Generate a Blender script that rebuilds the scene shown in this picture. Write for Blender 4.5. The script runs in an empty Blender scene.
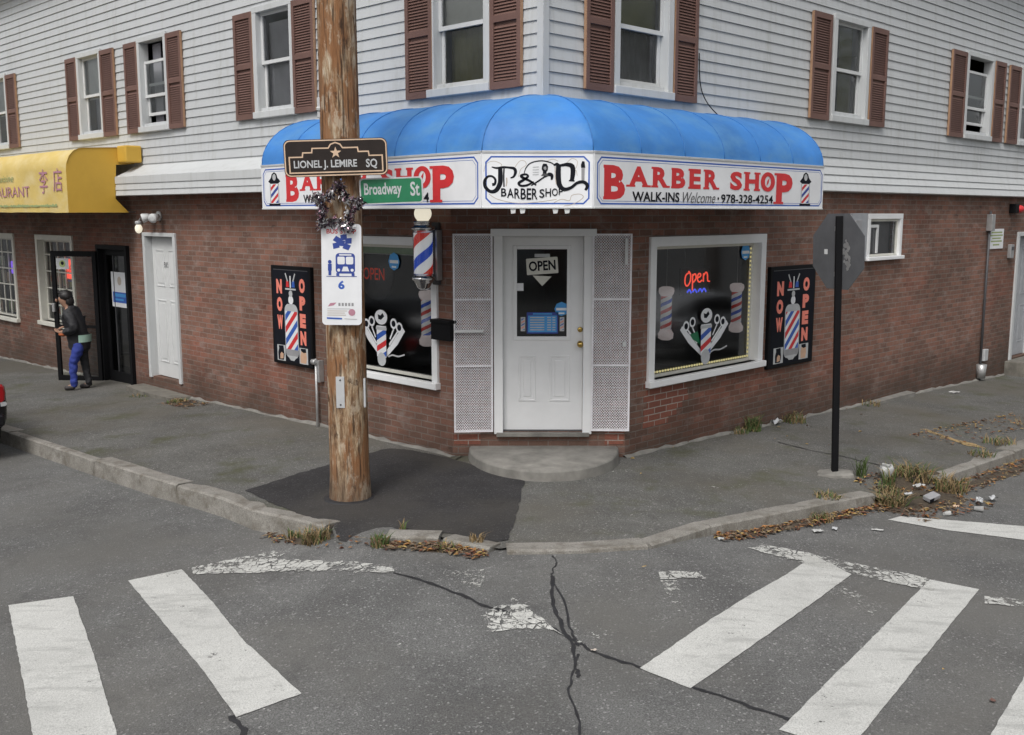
import bpy, bmesh, math, random
from mathutils import Vector, Matrix
R = math.radians
random.seed(7)
S = bpy.context.scene
COL = S.collection
# ------------------------------------------------------------------ camera, sky, sun, exposure
cam = bpy.data.cameras.new('camera'); camo = bpy.data.objects.new('camera', cam); COL.objects.link(camo)
camo.location = (0, 0, 2.6); camo.rotation_euler = (R(90 - 8.64), 0, 0)
cam.sensor_width = 36; cam.lens = 36 * 1020 / 1024; cam.clip_start = .05; cam.clip_end = 3000
S.camera = camo
W = bpy.data.worlds.new('World'); S.world = W; W.use_nodes = True
wn = W.node_tree; bg = wn.nodes['Background']
sky = wn.nodes.new('ShaderNodeTexSky'); sky.sky_type = 'NISHITA'; sky.sun_disc = False
SUN_EL, SUN_AZ = 52, 200
sky.sun_elevation = R(SUN_EL); sky.sun_rotation = R(SUN_AZ); sky.dust_density = 4; sky.air_density = 1.2
hs = wn.nodes.new('ShaderNodeHueSaturation'); hs.inputs['Saturation'].default_value = .22
wn.links.new(sky.outputs[0], hs.inputs['Color']); wn.links.new(hs.outputs[0], bg.inputs[0]); bg.inputs[1].default_value = .135
sun = bpy.data.lights.new('sun', 'SUN'); suno = bpy.data.objects.new('sun', sun); COL.objects.link(suno)
sun.energy = 1.5; sun.angle = R(24); sun.color = (1, .97, .93)
_d = Vector((math.sin(R(SUN_AZ)) * math.cos(R(SUN_EL)), math.cos(R(SUN_AZ)) * math.cos(R(SUN_EL)), math.sin(R(SUN_EL))))
suno.rotation_euler = _d.to_track_quat('Z', 'Y').to_euler()
S.view_settings.view_transform = 'Standard'; S.view_settings.look = 'None'
S.view_settings.exposure = 0.2; S.view_settings.gamma = 1; S.view_settings.use_curve_mapping = False
S.cycles.max_bounces = 6; S.cycles.transparent_max_bounces = 10; S.cycles.use_denoising = True

# ------------------------------------------------------------------ materials
def newmat(name):
    m = bpy.data.materials.new(name); m.use_nodes = True
    return m, m.node_tree, m.node_tree.nodes['Principled BSDF']
def N(t, typ, **kw):
    n = t.nodes.new(typ)
    for k, v in kw.items():
        if k in n.inputs: n.inputs[k].default_value = v
        else: setattr(n, k, v)
    return n
def math_(t, op, a, b=None, c=None):
    n = t.nodes.new('ShaderNodeMath'); n.operation = op
    for i, v in enumerate((a, b, c)):
        if v is None: continue
        if isinstance(v, (int, float)): n.inputs[i].default_value = v
        else: t.links.new(v, n.inputs[i])
    return n.outputs[0]
def mix(t, f, a, b, typ='MIX'):
    n = t.nodes.new('ShaderNodeMix'); n.data_type = 'RGBA'; n.blend_type = typ
    for i, v in ((0, f), (6, a), (7, b)):
        if isinstance(v, (int, float)): n.inputs[i].default_value = v
        elif isinstance(v, tuple): n.inputs[i].default_value = v if len(v) == 4 else v + (1,)
        else: t.links.new(v, n.inputs[i])
    return n.outputs[2]
def noise(t, vec, scale, detail=4, rough=.6):
    n = N(t, 'ShaderNodeTexNoise', Scale=scale, Detail=detail, Roughness=rough)
    if vec is not None: t.links.new(vec, n.inputs['Vector'])
    return n.outputs['Fac']
def ramp(t, f, stops, interp='LINEAR'):
    n = t.nodes.new('ShaderNodeValToRGB'); n.color_ramp.interpolation = interp
    e = n.color_ramp.elements
    while len(e) < len(stops): e.new(.5)
    for el, (p, c) in zip(e, stops):
        el.position = p; el.color = (c if isinstance(c, tuple) else (c, c, c)) + (1,) if not (isinstance(c, tuple) and len(c) == 4) else c
    t.links.new(f, n.inputs[0]); return n.outputs[0]
def objco(t): return t.nodes.new('ShaderNodeTexCoord').outputs['Object']
def stretch(t, vec, s):
    n = t.nodes.new('ShaderNodeMapping'); n.inputs['Scale'].default_value = s
    t.links.new(vec, n.inputs['Vector']); return n.outputs[0]
def bump(t, b, h, strength, dist=.01):
    n = N(t, 'ShaderNodeBump', Strength=strength, Distance=dist); t.links.new(h, n.inputs['Height']); t.links.new(n.outputs[0], b.inputs['Normal'])
def M(name, col, rough=.6, metal=0, var=.1, scale=9, bmp=0, spec=.5):
    m, t, b = newmat(name); co = objco(t)
    f = noise(t, co, scale, 5)
    lo = tuple(c * (1 - var) for c in col); hi = tuple(min(1, c * (1 + var)) for c in col)
    t.links.new(ramp(t, f, [(.3, lo), (.7, hi)]), b.inputs['Base Color'])
    b.inputs['Roughness'].default_value = rough; b.inputs['Metallic'].default_value = metal
    b.inputs['Specular IOR Level'].default_value = spec
    if bmp: bump(t, b, noise(t, co, scale * 6, 3), bmp, .004)
    return m
def emat(name, col, st):
    m, t, b = newmat(name); b.inputs['Base Color'].default_value = tuple(c * .5 for c in col) + (1,)
    b.inputs['Emission Color'].default_value = col + (1,); b.inputs['Emission Strength'].default_value = st
    return m
MT = {}
def brick_mat(name, c1, c2, mortar, patch=True):
    m, t, b = newmat(name); co = objco(t)
    sx = t.nodes.new('ShaderNodeSeparateXYZ'); t.links.new(co, sx.inputs[0])
    cx = t.nodes.new('ShaderNodeCombineXYZ'); t.links.new(sx.outputs[0], cx.inputs[0]); t.links.new(sx.outputs[2], cx.inputs[1])
    wob = N(t, 'ShaderNodeTexNoise', Scale=3.0, Detail=2); t.links.new(co, wob.inputs['Vector'])
    wv = t.nodes.new('ShaderNodeVectorMath'); wv.operation = 'SCALE'; wv.inputs['Scale'].default_value = .012
    t.links.new(wob.outputs['Color'], wv.inputs[0])
    av = t.nodes.new('ShaderNodeVectorMath'); t.links.new(cx.outputs[0], av.inputs[0]); t.links.new(wv.outputs[0], av.inputs[1])
    br = N(t, 'ShaderNodeTexBrick', Scale=1.0); br.inputs['Brick Width'].default_value = .212; br.inputs['Row Height'].default_value = .0715
    br.inputs['Mortar Size'].default_value = .0058; br.inputs['Mortar Smooth'].default_value = .12; br.inputs['Bias'].default_value = .0
    br.inputs['Color1'].default_value = c1 + (1,); br.inputs['Color2'].default_value = c2 + (1,); br.inputs['Mortar'].default_value = mortar + (1,)
    t.links.new(av.outputs[0], br.inputs['Vector'])
    c = br.outputs['Color']
    if patch:
        big = noise(t, co, .7, 4)
        c = mix(t, ramp(t, big, [(.4, 0.0), (.62, .8)]), c, mix(t, 1.0, c, (.62, .66, .66), 'MULTIPLY'))
        big2 = noise(t, stretch(t, co, (1, 1, 2.2)), 3.1, 5, .7)
        c = mix(t, ramp(t, big2, [(.44, 0.0), (.6, .5)]), c, mix(t, 1.0, c, (1.25, 1.35, 1.4), 'MULTIPLY'))
        blk = noise(t, stretch(t, co, (1, 1, 3.5)), 4.2, 4, .6)
        c = mix(t, ramp(t, blk, [(.6, 0.0), (.7, .6)]), c, (.06, .042, .035))
        red = noise(t, stretch(t, co, (1, 1, 1.6)), .55, 3)
        c = mix(t, ramp(t, red, [(.54, 0.0), (.62, .6)]), c, mix(t, 1.0, c, (1.15, .86, .8), 'MULTIPLY'))
        eff = noise(t, stretch(t, co, (1, 1, 1.8)), 2.6, 7, .7)                    # efflorescence, scuffs
        c = mix(t, ramp(t, eff, [(.54, 0.0), (.68, .5)]), c, (.33, .27, .245))
        # damp green-black soiling low on the wall
        zz = math_(t, 'ADD', sx.outputs[2], math_(t, 'MULTIPLY', noise(t, co, 1.6, 4), .9))
        c = mix(t, ramp(t, zz, [(.42, .62), (1.0, 0.0)]), c, (.05, .04, .032))
    fine = noise(t, co, 70, 3)
    c = mix(t, .35, c, mix(t, 1.0, c, ramp(t, fine, [(.2, .45), (.8, 1.5)]), 'MULTIPLY'))
    t.links.new(c, b.inputs['Base Color']); b.inputs['Roughness'].default_value = .85; b.inputs['Specular IOR Level'].default_value = .25
    bump(t, b, math_(t, 'ADD', math_(t, 'MULTIPLY', br.outputs['Fac'], -1.0), math_(t, 'MULTIPLY', fine, .4)), .55, .012)
    return m
MT['brick'] = brick_mat('brick', (.25, .122, .088), (.16, .09, .068), (.225, .178, .154))
MT['brick_new'] = brick_mat('brick_new', (.235, .09, .062), (.17, .066, .048), (.3, .26, .23), False)
def ground_mat(name, lo, hi, spk, brown=None, moss=0):
    m, t, b = newmat(name); co = objco(t)
    c = ramp(t, noise(t, co, 1.1, 6, .65), [(.36, lo), (.62, hi)])
    a = noise(t, co, 105, 2, .8); v = N(t, 'ShaderNodeTexVoronoi', Scale=85.0); t.links.new(co, v.inputs['Vector'])
    c = mix(t, .8, c, mix(t, 1.0, c, ramp(t, a, [(.3, .4), (.5, 1.0), (.68, spk)]), 'MULTIPLY'))
    c = mix(t, ramp(t, v.outputs['Color'], [(.8, 0.0), (.93, .7)]), c, tuple(min(1, x * 2.6) for x in hi))
    if brown:
        c = mix(t, ramp(t, noise(t, co, .45, 5), [(.46, 0.0), (.64, .75)]), c, brown)
    if moss:
        c = mix(t, ramp(t, noise(t, co, 1.3, 6, .7), [(.53, 0.0), (.68, moss)]), c, (.075, .078, .04))
    c = mix(t, ramp(t, noise(t, co, .28, 3), [(.42, 0.0), (.56, .5)]), c, mix(t, 1.0, c, (.78, .79, .8), 'MULTIPLY'))
    # tyre-polished and stained streaks, irregular
    c = mix(t, ramp(t, noise(t, co, 2.4, 7, .75), [(.56, 0.0), (.7, .45)]), c, tuple(x * .55 for x in lo))
    t.links.new(c, b.inputs['Base Color']); b.inputs['Roughness'].default_value = .88; b.inputs['Specular IOR Level'].default_value = .3
    bump(t, b, math_(t, 'ADD', a, v.outputs['Distance']), .5, .006)
    return m
MT['road'] = ground_mat('road_asphalt', (.098, .097, .095), (.148, .147, .143), 1.75, (.135, .13, .12))
MT['walk'] = ground_mat('sidewalk_asphalt', (.094, .092, .086), (.132, .13, .122), 1.8, (.115, .104, .084), .8)
MT['patch'] = ground_mat('fresh_asphalt', (.027, .026, .027), (.044, .042, .043), 1.5, (.06, .055, .048), .0)
MT['tar'] = M('crack_tar', (.022, .022, .024), .55, var=.3, scale=20, bmp=.3)
def granite():
    m, t, b = newmat('granite'); co = objco(t)
    c = ramp(t, noise(t, co, 2.2, 6, .7), [(.3, (.17, .16, .14)), (.7, (.29, .275, .25))])
    c = mix(t, .6, c, mix(t, 1.0, c, ramp(t, noise(t, co, 90, 2), [(.3, .5), (.7, 1.45)]), 'MULTIPLY'))
    c = mix(t, ramp(t, noise(t, co, 5.5, 6, .7), [(.5, 0.0), (.66, .7)]), c, (.1, .085, .065))
    t.links.new(c, b.inputs['Base Color']); b.inputs['Roughness'].default_value = .85
    bump(t, b, noise(t, co, 30, 5), .55, .008)
    return m
MT['granite'] = granite()
MT['concrete'] = M('concrete', (.19, .182, .165), .85, var=.3, scale=5, bmp=.5)
MT['concrete_dark'] = M('old_concrete', (.15, .14, .12), .85, var=.35, scale=6, bmp=.5)
def paint(name, col, lo, hi, scale=26, crackle=0):
    m, t, b = newmat(name); co = objco(t)
    c = ramp(t, noise(t, co, 2.5, 6), [(.3, tuple(x * .84 for x in col)), (.7, col)])
    c = mix(t, .7, c, mix(t, 1.0, c, ramp(t, noise(t, co, 120, 2, .8), [(.34, .5), (.5, .95), (.66, 1.2)]), 'MULTIPLY'))
    c = mix(t, ramp(t, noise(t, co, 7, 6, .75), [(.55, 0.0), (.72, .4)]), c, tuple(x * .5 for x in col))
    c = mix(t, ramp(t, noise(t, stretch(t, co, (1.2, 5, 1)), 2.2, 5), [(.53, 0.0), (.68, .42)]), c, tuple(x * .4 for x in col))
    t.links.new(c, b.inputs['Base Color']); b.inputs['Roughness'].default_value = .7
    tr = t.nodes.new('ShaderNodeBsdfTransparent'); mx = t.nodes.new('ShaderNodeMixShader')
    f = math_(t, 'ADD', math_(t, 'MULTIPLY', noise(t, co, scale, 5, .75), .65), math_(t, 'MULTIPLY', noise(t, co, 3.0, 3), .35))
    mask = ramp(t, f, [(lo, 1.0), (hi, 0.0)])
    if crackle:
        v = N(t, 'ShaderNodeTexVoronoi', Scale=crackle); v.feature = 'DISTANCE_TO_EDGE'; t.links.new(co, v.inputs['Vector'])
        ln = math_(t, 'LESS_THAN', v.outputs['Distance'], math_(t, 'MULTIPLY', math_(t, 'SUBTRACT', noise(t, co, 5, 4, .7), .4), .26))
        mask = math_(t, 'MAXIMUM', mask, ln)
    t.links.new(mask, mx.inputs[0])
    t.links.new(b.outputs[0], mx.inputs[1]); t.links.new(tr.outputs[0], mx.inputs[2])
    t.links.new(mx.outputs[0], t.nodes['Material Output'].inputs[0])
    return m
MT['paint'] = paint('road_paint', (.56, .56, .535), .345, .385)
MT['paint_worn'] = paint('road_paint_worn', (.56, .56, .53), .47, .5, 20, 13)
MT['paint_faint'] = paint('road_paint_faint', (.5, .5, .47), .53, .58, 26, 20)
MT['paint_yellow'] = paint('paint_yellow', (.4, .28, .13), .43, .5)
def siding_mat(name, col, dirt=.25):
    m, t, b = newmat(name); co = objco(t)
    c = ramp(t, noise(t, co, .8, 5), [(.3, tuple(x * .93 for x in col)), (.7, col)])
    c = mix(t, ramp(t, noise(t, stretch(t, co, (5, 5, .5)), 2.0, 6, .7), [(.5, 0.0), (.72, dirt)]), c, (.3, .3, .27))
    t.links.new(c, b.inputs['Base Color']); b.inputs['Roughness'].default_value = .5; b.inputs['Specular IOR Level'].default_value = .35
    bump(t, b, noise(t, stretch(t, co, (1, 1, 14)), 9, 4), .12, .004)
    return m
MT['siding'] = siding_mat('vinyl_siding', (.5, .515, .525), .45)
MT['trim'] = siding_mat('white_trim', (.54, .555, .56), .3)
MT['white'] = M('white_paint', (.6, .61, .61), .45, var=.05, scale=5)
MT['door_white'] = M('door_white', (.77, .775, .78), .4, var=.04, scale=4)
MT['cream'] = M('cream_frame', (.62, .61, .55), .5, var=.07, scale=6)
def shutter_mat():
    m, t, b = newmat('shutter_brown'); co = objco(t)
    c = ramp(t, noise(t, co, 2.5, 5), [(.3, (.125, .066, .053)), (.7, (.165, .09, .073))])
    c = mix(t, ramp(t, noise(t, co, 14, 5, .7), [(.62, 0.0), (.8, .35)]), c, (.3, .17, .12))
    t.links.new(c, b.inputs['Base Color']); b.inputs['Roughness'].default_value = .65
    return m
MT['shutter'] = shutter_mat()
MT['shutter_edge'] = M('shutter_edge', (.34, .2, .12), .6)
def glass_mat(name='glass', tint=.82):
    m, t, b = newmat(name); t.nodes.remove(b)
    tr = N(t, 'ShaderNodeBsdfTransparent'); tr.inputs[0].default_value = (tint, tint * 1.02, tint, 1)
    gl = t.nodes.new('ShaderNodeBsdfGlossy'); gl.inputs['Roughness'].default_value = .07; gl.inputs[0].default_value = (.95, .97, 1, 1)
    fr = N(t, 'ShaderNodeFresnel', IOR=1.75); mx = t.nodes.new('ShaderNodeMixShader')
    wv = objco(t); bp = N(t, 'ShaderNodeBump', Strength=.06, Distance=.02); t.links.new(noise(t, wv, 2.2, 1), bp.inputs['Height'])
    t.links.new(bp.outputs[0], gl.inputs['Normal'])
    t.links.new(fr.outputs[0], mx.inputs[0]); t.links.new(tr.outputs[0], mx.inputs[1]); t.links.new(gl.outputs[0], mx.inputs[2])
    t.links.new(mx.outputs[0], t.nodes['Material Output'].inputs[0])
    return m
MT['glass'] = glass_mat('glass', .97); MT['clear'] = glass_mat('clear_cover', .97); MT['glass_dark'] = glass_mat('shop_glass', .7)
def fabric(name, col, var=.12, fade=None):
    m, t, b = newmat(name); co = objco(t)
    c = ramp(t, noise(t, co, 1.4, 6), [(.3, tuple(x * (1 - var) for x in col)), (.7, tuple(min(1, x * (1 + var)) for x in col))])
    if fade: c = mix(t, ramp(t, noise(t, stretch(t, co, (1, 1, 2)), 2.2, 5), [(.45, 0.0), (.75, .7)]), c, fade)
    t.links.new(c, b.inputs['Base Color']); b.inputs['Roughness'].default_value = .6
    bump(t, b, noise(t, co, 7, 4), .25, .02)
    return m
MT['blue'] = fabric('awning_blue', (.038, .185, .5), .2, (.1, .26, .46))
MT['yellow'] = fabric('awning_yellow', (.56, .34, .045), .1)
MT['blue_seam'] = fabric('awning_seam', (.032, .16, .43)); MT['mesh_white'] = M('mesh_white', (.76, .74, .77), .5, var=.12)
MT['yellow_pale'] = fabric('awning_yellow_faded', (.62, .46, .14), .1, (.68, .57, .33))
MT['sign_white'] = M('sign_white', (.74, .75, .77), .4, var=.08, scale=3)
MT['red'] = M('sign_red', (.58, .03, .035), .45)
MT['navy'] = M('sign_navy', (.03, .06, .28), .45)
MT['midblue'] = M('sign_blue', (.03, .1, .42), .45)
MT['black'] = M('black', (.006, .006, .007), .6, spec=.15)
MT['ink'] = M('ink', (.008, .009, .014), .75, spec=.15)
MT['tan'] = M('tan_scroll', (.48, .42, .36), .6)
MT['grey'] = M('grey', (.28, .28, .29), .5)
MT['lightgrey'] = M('light_grey', (.45, .46, .47), .5)
MT['darkgrey'] = M('dark_grey', (.06, .06, .065), .5)
MT['alu'] = M('weathered_aluminium', (.1, .103, .11), .55, .1, var=.14, scale=6)
MT['chrome'] = M('chrome', (.7, .7, .72), .18, 1, var=.05)
MT['galv'] = M('galvanised', (.42, .42, .42), .45, .6, var=.15)
MT['brown_sign'] = M('brown_sign', (.024, .018, .016), .6, var=.15, spec=.2)
MT['sand'] = M('sign_sand', (.6, .43, .3), .5)
MT['green'] = M('sign_green', (.012, .16, .07), .4, var=.1)
MT['salmon'] = M('salmon', (.8, .23, .17), .5)
MT['skin_print'] = M('print_skin', (.55, .35, .24), .5)
MT['skyblue'] = M('sticker_blue', (.06, .3, .65), .4)
MT['brass'] = M('brass', (.55, .38, .12), .25, 1)
MT['purple'] = M('faded_purple', (.42, .2, .26), .7)
MT['fgreen'] = M('faded_green', (.3, .36, .16), .7)
MT['interior'] = M('interior_wall', (.13, .14, .136), .8, var=.2, scale=1)
MT['floor_in'] = M('interior_floor', (.1, .09, .08), .6)
MT['blind_grey'] = M('blind_grey', (.42, .41, .45), .8, var=.15, scale=3)
MT['blind_pale'] = M('blind_pale', (.62, .62, .6), .8, var=.12, scale=3)
MT['blind_olive_reflect'] = M('curtain_olive_reflection', (.2, .195, .1), .85, var=.2, scale=3)  # olive of foliage reflected in the panes, put into the cloth colour
MT['blind_dark'] = M('curtain_dark', (.17, .165, .18), .85, var=.2, scale=4)
MT['neon_red'] = emat('neon_red', (1, .09, .05), 1.1)
MT['neon_dim'] = emat('neon_dim', (1, .08, .03), .16)
MT['neon_blue'] = emat('neon_blue', (.06, .1, 1), 1.0)
MT['valance_green'] = M('green_valance', (.3, .42, .26), .5)
MT['led'] = emat('led_strip', (1, .88, .4), .28)
MT['globe'] = emat('lit_globe', (1, .92, .74), .6)
def wood():
    m, t, b = newmat('weathered_pole_wood'); co = objco(t)
    s = stretch(t, co, (1, 1, .2))
    c = ramp(t, noise(t, s, 17, 8, .75), [(.36, (.075, .045, .03)), (.45, (.23, .14, .08)), (.53, (.36, .26, .165)), (.62, (.5, .42, .32))])
    c = mix(t, ramp(t, noise(t, stretch(t, co, (1, 1, .3)), 5.5, 5, .65), [(.47, 0.0), (.54, .85)]), c, (.245, .115, .052))
    c = mix(t, ramp(t, noise(t, stretch(t, co, (1, 1, .45)), 8.5, 6, .7), [(.55, 0.0), (.61, .8)]), c, (.44, .36, .27))
    c = mix(t, ramp(t, noise(t, stretch(t, co, (1, 1, .5)), 6.0, 5, .7), [(.6, 0.0), (.66, .9)]), c, (.07, .04, .025))
    c = mix(t, ramp(t, noise(t, stretch(t, co, (1, 1, .06)), 42, 4, .6), [(.36, .85), (.45, 0.0)]), c, (.05, .03, .02))
    sx = t.nodes.new('ShaderNodeSeparateXYZ'); t.links.new(co, sx.inputs[0])
    c = mix(t, ramp(t, math_(t, 'ADD', sx.outputs[2], math_(t, 'MULTIPLY', noise(t, s, 9, 4), .5)), [(.25, .7), (.62, 0.0)]), c, (.12, .085, .06))
    t.links.new(c, b.inputs['Base Color']); b.inputs['Roughness'].default_value = .9; b.inputs['Specular IOR Level'].default_value = .2
    bump(t, b, math_(t, 'ADD', noise(t, s, 20, 6, .7), noise(t, stretch(t, co, (1, 1, .05)), 45, 3)), .9, .02)
    return m
MT['wood'] = wood()
def barber(name, period, lean=1.0, turns=1, emit=0):
    m, t, b = newmat(name); co = objco(t)
    sx = t.nodes.new('ShaderNodeSeparateXYZ'); t.links.new(co, sx.inputs[0])
    a = math_(t, 'DIVIDE', math_(t, 'ARCTAN2', sx.outputs[1], sx.outputs[0]), 2 * math.pi / turns)
    f = math_(t, 'FRACT', math_(t, 'SUBTRACT', math_(t, 'DIVIDE', sx.outputs[2], period), math_(t, 'MULTIPLY', a, lean)))
    w = (.74, .74, .76)
    c = ramp(t, f, [(0, w), (.26, (.55, .04, .03)), (.5, w), (.76, (.02, .08, .5))], 'CONSTANT')
    t.links.new(c, b.inputs['Base Color']); b.inputs['Roughness'].default_value = .25
    if emit:
        t.links.new(c, b.inputs['Emission Color']); b.inputs['Emission Strength'].default_value = emit
    return m
MT['stripe_big'] = barber('barber_stripe', .46, 1, 1, .22); MT['lit_cap'] = emat('lit_cap', (.6, .52, .52), .3); MT['litter_white'] = M('litter_white', (.42, .42, .41), .8, var=.2, scale=15)
MT['stripe_small'] = barber('barber_stripe_small', .17, 1, 1, .13)
MT['leafs'] = [M('leaf_%s' % n, c, .8, var=.3, scale=25) for n, c in (('orange', (.32, .15, .05)), ('brown', (.12, .065, .038)), ('umber', (.085, .05, .03)), ('yellow', (.36, .25, .09)), ('tan', (.22, .16, .1)), ('rust', (.15, .06, .035)), ('dun', (.16, .12, .08)))]
MT['grass'] = M('weed_green', (.065, .1, .025), .8, var=.35, scale=14)
MT['straw'] = M('weed_straw', (.24, .17, .085), .9, var=.35, scale=14)
MT['soil'] = M('soil', (.06, .045, .03), .95, var=.4, scale=18, bmp=.8)
MT['silver'] = M('tinsel_silver', (.75, .73, .75), .2, 1); MT['tinsel_dark'] = M('tinsel_dark', (.07, .05, .07), .3, .8); MT['tinsel_pink'] = M('tinsel_pink', (.55, .34, .4), .25, 1)
MT['skin'] = M('skin', (.3, .17, .115), .6); MT['hair'] = M('hair', (.012, .01, .01), .5)
MT['jacket'] = M('jacket_black', (.016, .016, .019), .7, bmp=.4); MT['trousers'] = M('trousers_blue', (.026, .045, .25), .8)
MT['mint'] = M('mint', (.34, .5, .42), .7); MT['orange'] = M('orange_cloth', (.4, .1, .03), .7); MT['shoe'] = M('shoe', (.03, .025, .025), .6)
MT['carpaint'] = M('car_paint', (.012, .012, .015), .2, .2, var=.05); MT['rubber'] = M('rubber', (.018, .018, .018), .85)
MT['taillight'] = M('tail_light', (.32, .008, .012), .15)
MT['plywood'] = M('painted_plywood', (.33, .34, .36), .6, var=.12)

# ------------------------------------------------------------------ helpers
def tag(o, label=None, cat=None, group=None, kind=None):
    if label: o['label'] = label
    if cat: o['category'] = cat
    if group: o['group'] = group
    if kind: o['kind'] = kind
    return o
def thing(name, label, cat, loc=(0, 0, 0), rz=0, group=None):
    o = bpy.data.objects.new(name, None); COL.objects.link(o); o.empty_display_size = .1
    o.location = loc; o.rotation_euler = (0, 0, rz)
    return tag(o, label, cat, group)
class MB:
    def __init__(s): s.bm = bmesh.new(); s.mats = []; s.lay = 0
    def mi(s, m):
        m = MT[m] if isinstance(m, str) else m
        if m not in s.mats: s.mats.append(m)
        return s.mats.index(m)
    def face(s, pts, m):
        vs = [s.bm.verts.new(p) for p in pts]
        try: f = s.bm.faces.new(vs)
        except ValueError: return None
        f.material_index = s.mi(m); return f
    def box(s, x0, x1, y0, y1, z0, z1, m, bev=0):
        r = bmesh.ops.create_cube(s.bm, size=1)
        for v in r['verts']:
            v.co = Vector((x0 + (v.co.x + .5) * (x1 - x0), y0 + (v.co.y + .5) * (y1 - y0), z0 + (v.co.z + .5) * (z1 - z0)))
        fs = {f for v in r['verts'] for f in v.link_faces}; k = s.mi(m)
        for f in fs: f.material_index = k
        if bev:
            es = list({e for v in r['verts'] for e in v.link_edges})
            rb = bmesh.ops.bevel(s.bm, geom=es, offset=bev, segments=2, profile=.5, affect='EDGES', material=k)
    def prism(s, pts, y0, y1, m, m_side=None):
        """outline in x,z extruded from y0 (front) to y1"""
        n = len(pts); a = [s.bm.verts.new((x, y0, z)) for x, z in pts]; b = [s.bm.verts.new((x, y1, z)) for x, z in pts]
        k = s.mi(m); k2 = s.mi(m_side) if m_side else k
        s.bm.faces.new(a).material_index = k; s.bm.faces.new(b[::-1]).material_index = k2
        for i in range(n): s.bm.faces.new((a[i], b[i], b[(i + 1) % n], a[(i + 1) % n])).material_index = k2
    def hprism(s, pts, z0, z1, m):
        """outline in x,y extruded from z0 to z1"""
        n = len(pts); a = [s.bm.verts.new((x, y, z0)) for x, y in pts]; b = [s.bm.verts.new((x, y, z1)) for x, y in pts]; k = s.mi(m)
        s.bm.faces.new(a[::-1]).material_index = k; s.bm.faces.new(b).material_index = k
        for i in range(n): s.bm.faces.new((a[i], a[(i + 1) % n], b[(i + 1) % n], b[i])).material_index = k
    def lathe(s, prof, m, cx=0, cy=0, n=20, cap=True):
        rings = []
        k = s.mi(m)
        for r, z in prof: rings.append([s.bm.verts.new((cx + r * math.cos(2 * math.pi * i / n), cy + r * math.sin(2 * math.pi * i / n), z)) for i in range(n)])
        for a, b in zip(rings, rings[1:]):
            for i in range(n):
                f = s.bm.faces.new((a[i], a[(i + 1) % n], b[(i + 1) % n], b[i])); f.material_index = k; f.smooth = True
        if cap:
            s.bm.faces.new(rings[0][::-1]).material_index = k; s.bm.faces.new(rings[-1]).material_index = k
    def tube(s, pts, r, m, n=8, cap=True):
        pts = [Vector(p) for p in pts]; rs = r if isinstance(r, (list, tuple)) else [r] * len(pts); k = s.mi(m); rings = []
        up = None
        for i, p in enumerate(pts):
            d = (pts[min(i + 1, len(pts) - 1)] - pts[max(i - 1, 0)]).normalized()
            if up is None: up = Vector((0, 0, 1)) if abs(d.z) < .9 else Vector((1, 0, 0))
            a = d.cross(up).normalized(); b = a.cross(d).normalized(); up = b
            rings.append([s.bm.verts.new(p + (a * math.cos(2 * math.pi * j / n) + b * math.sin(2 * math.pi * j / n)) * rs[i]) for j in range(n)])
        for a, b in zip(rings, rings[1:]):
            for i in range(n):
                f = s.bm.faces.new((a[i], a[(i + 1) % n], b[(i + 1) % n], b[i])); f.material_index = k; f.smooth = True
        if cap:
            s.bm.faces.new(rings[0][::-1]).material_index = k; s.bm.faces.new(rings[-1]).material_index = k
    def ball(s, c, r, m, sx=1, sy=1, sz=1, u=16, v=10):
        rr = bmesh.ops.create_uvsphere(s.bm, u_segments=u, v_segments=v, radius=r); k = s.mi(m)
        for vv in rr['verts']: vv.co = Vector((c[0] + vv.co.x * sx, c[1] + vv.co.y * sy, c[2] + vv.co.z * sz))
        for f in {f for vv in rr['verts'] for f in vv.link_faces}: f.material_index = k; f.smooth = True
    # ---- flat artwork: each call sits a hair in front of the one before (towards -y)
    def y(s): s.lay += 1; return s.y0 - s.lay * .00013
    y0 = 0
    def apoly(s, pts, m):
        y = s.y(); s.face([(x, y, z) for x, z in pts], m)
    def arect(s, x0, x1, z0, z1, m): s.apoly([(x0, z0), (x1, z0), (x1, z1), (x0, z1)], m)
    def acirc(s, cx, cz, r, m, n=24, sx=1): s.apoly([(cx + r * sx * math.cos(2 * math.pi * i / n), cz + r * math.sin(2 * math.pi * i / n)) for i in range(n)], m)
    def aline(s, pts, w, m, closed=False):
        """ribbon with mitred joints; w may be a list"""
        y = s.y(); n = len(pts); ws = w if isinstance(w, (list, tuple)) else [w] * n
        P = [Vector(p) for p in pts]; L = []; k = s.mi(m)
        for i in range(n):
            if closed: a, b = P[i - 1], P[(i + 1) % n]
            else: a, b = P[max(i - 1, 0)], P[min(i + 1, n - 1)]
            d0 = (P[i] - a); d1 = (b - P[i])
            d0 = d0.normalized() if d0.length > 1e-9 else d1.normalized(); d1 = d1.normalized() if d1.length > 1e-9 else d0
            t = (d0 + d1).normalized() if (d0 + d1).length > 1e-6 else d0
            nrm = Vector((-t.y, t.x)); c = max(.45, nrm.dot(Vector((-d0.y, d0.x))))
            L.append((P[i] + nrm * ws[i] / 2 / c, P[i] - nrm * ws[i] / 2 / c))
        vs = [(s.bm.verts.new((a.x, y, a.y)), s.bm.verts.new((b.x, y, b.y))) for a, b in L]
        for i in range(n if closed else n - 1):
            a, b = vs[i], vs[(i + 1) % n]
            try: s.bm.faces.new((a[0], a[1], b[1], b[0])).material_index = k
            except ValueError: pass
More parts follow.
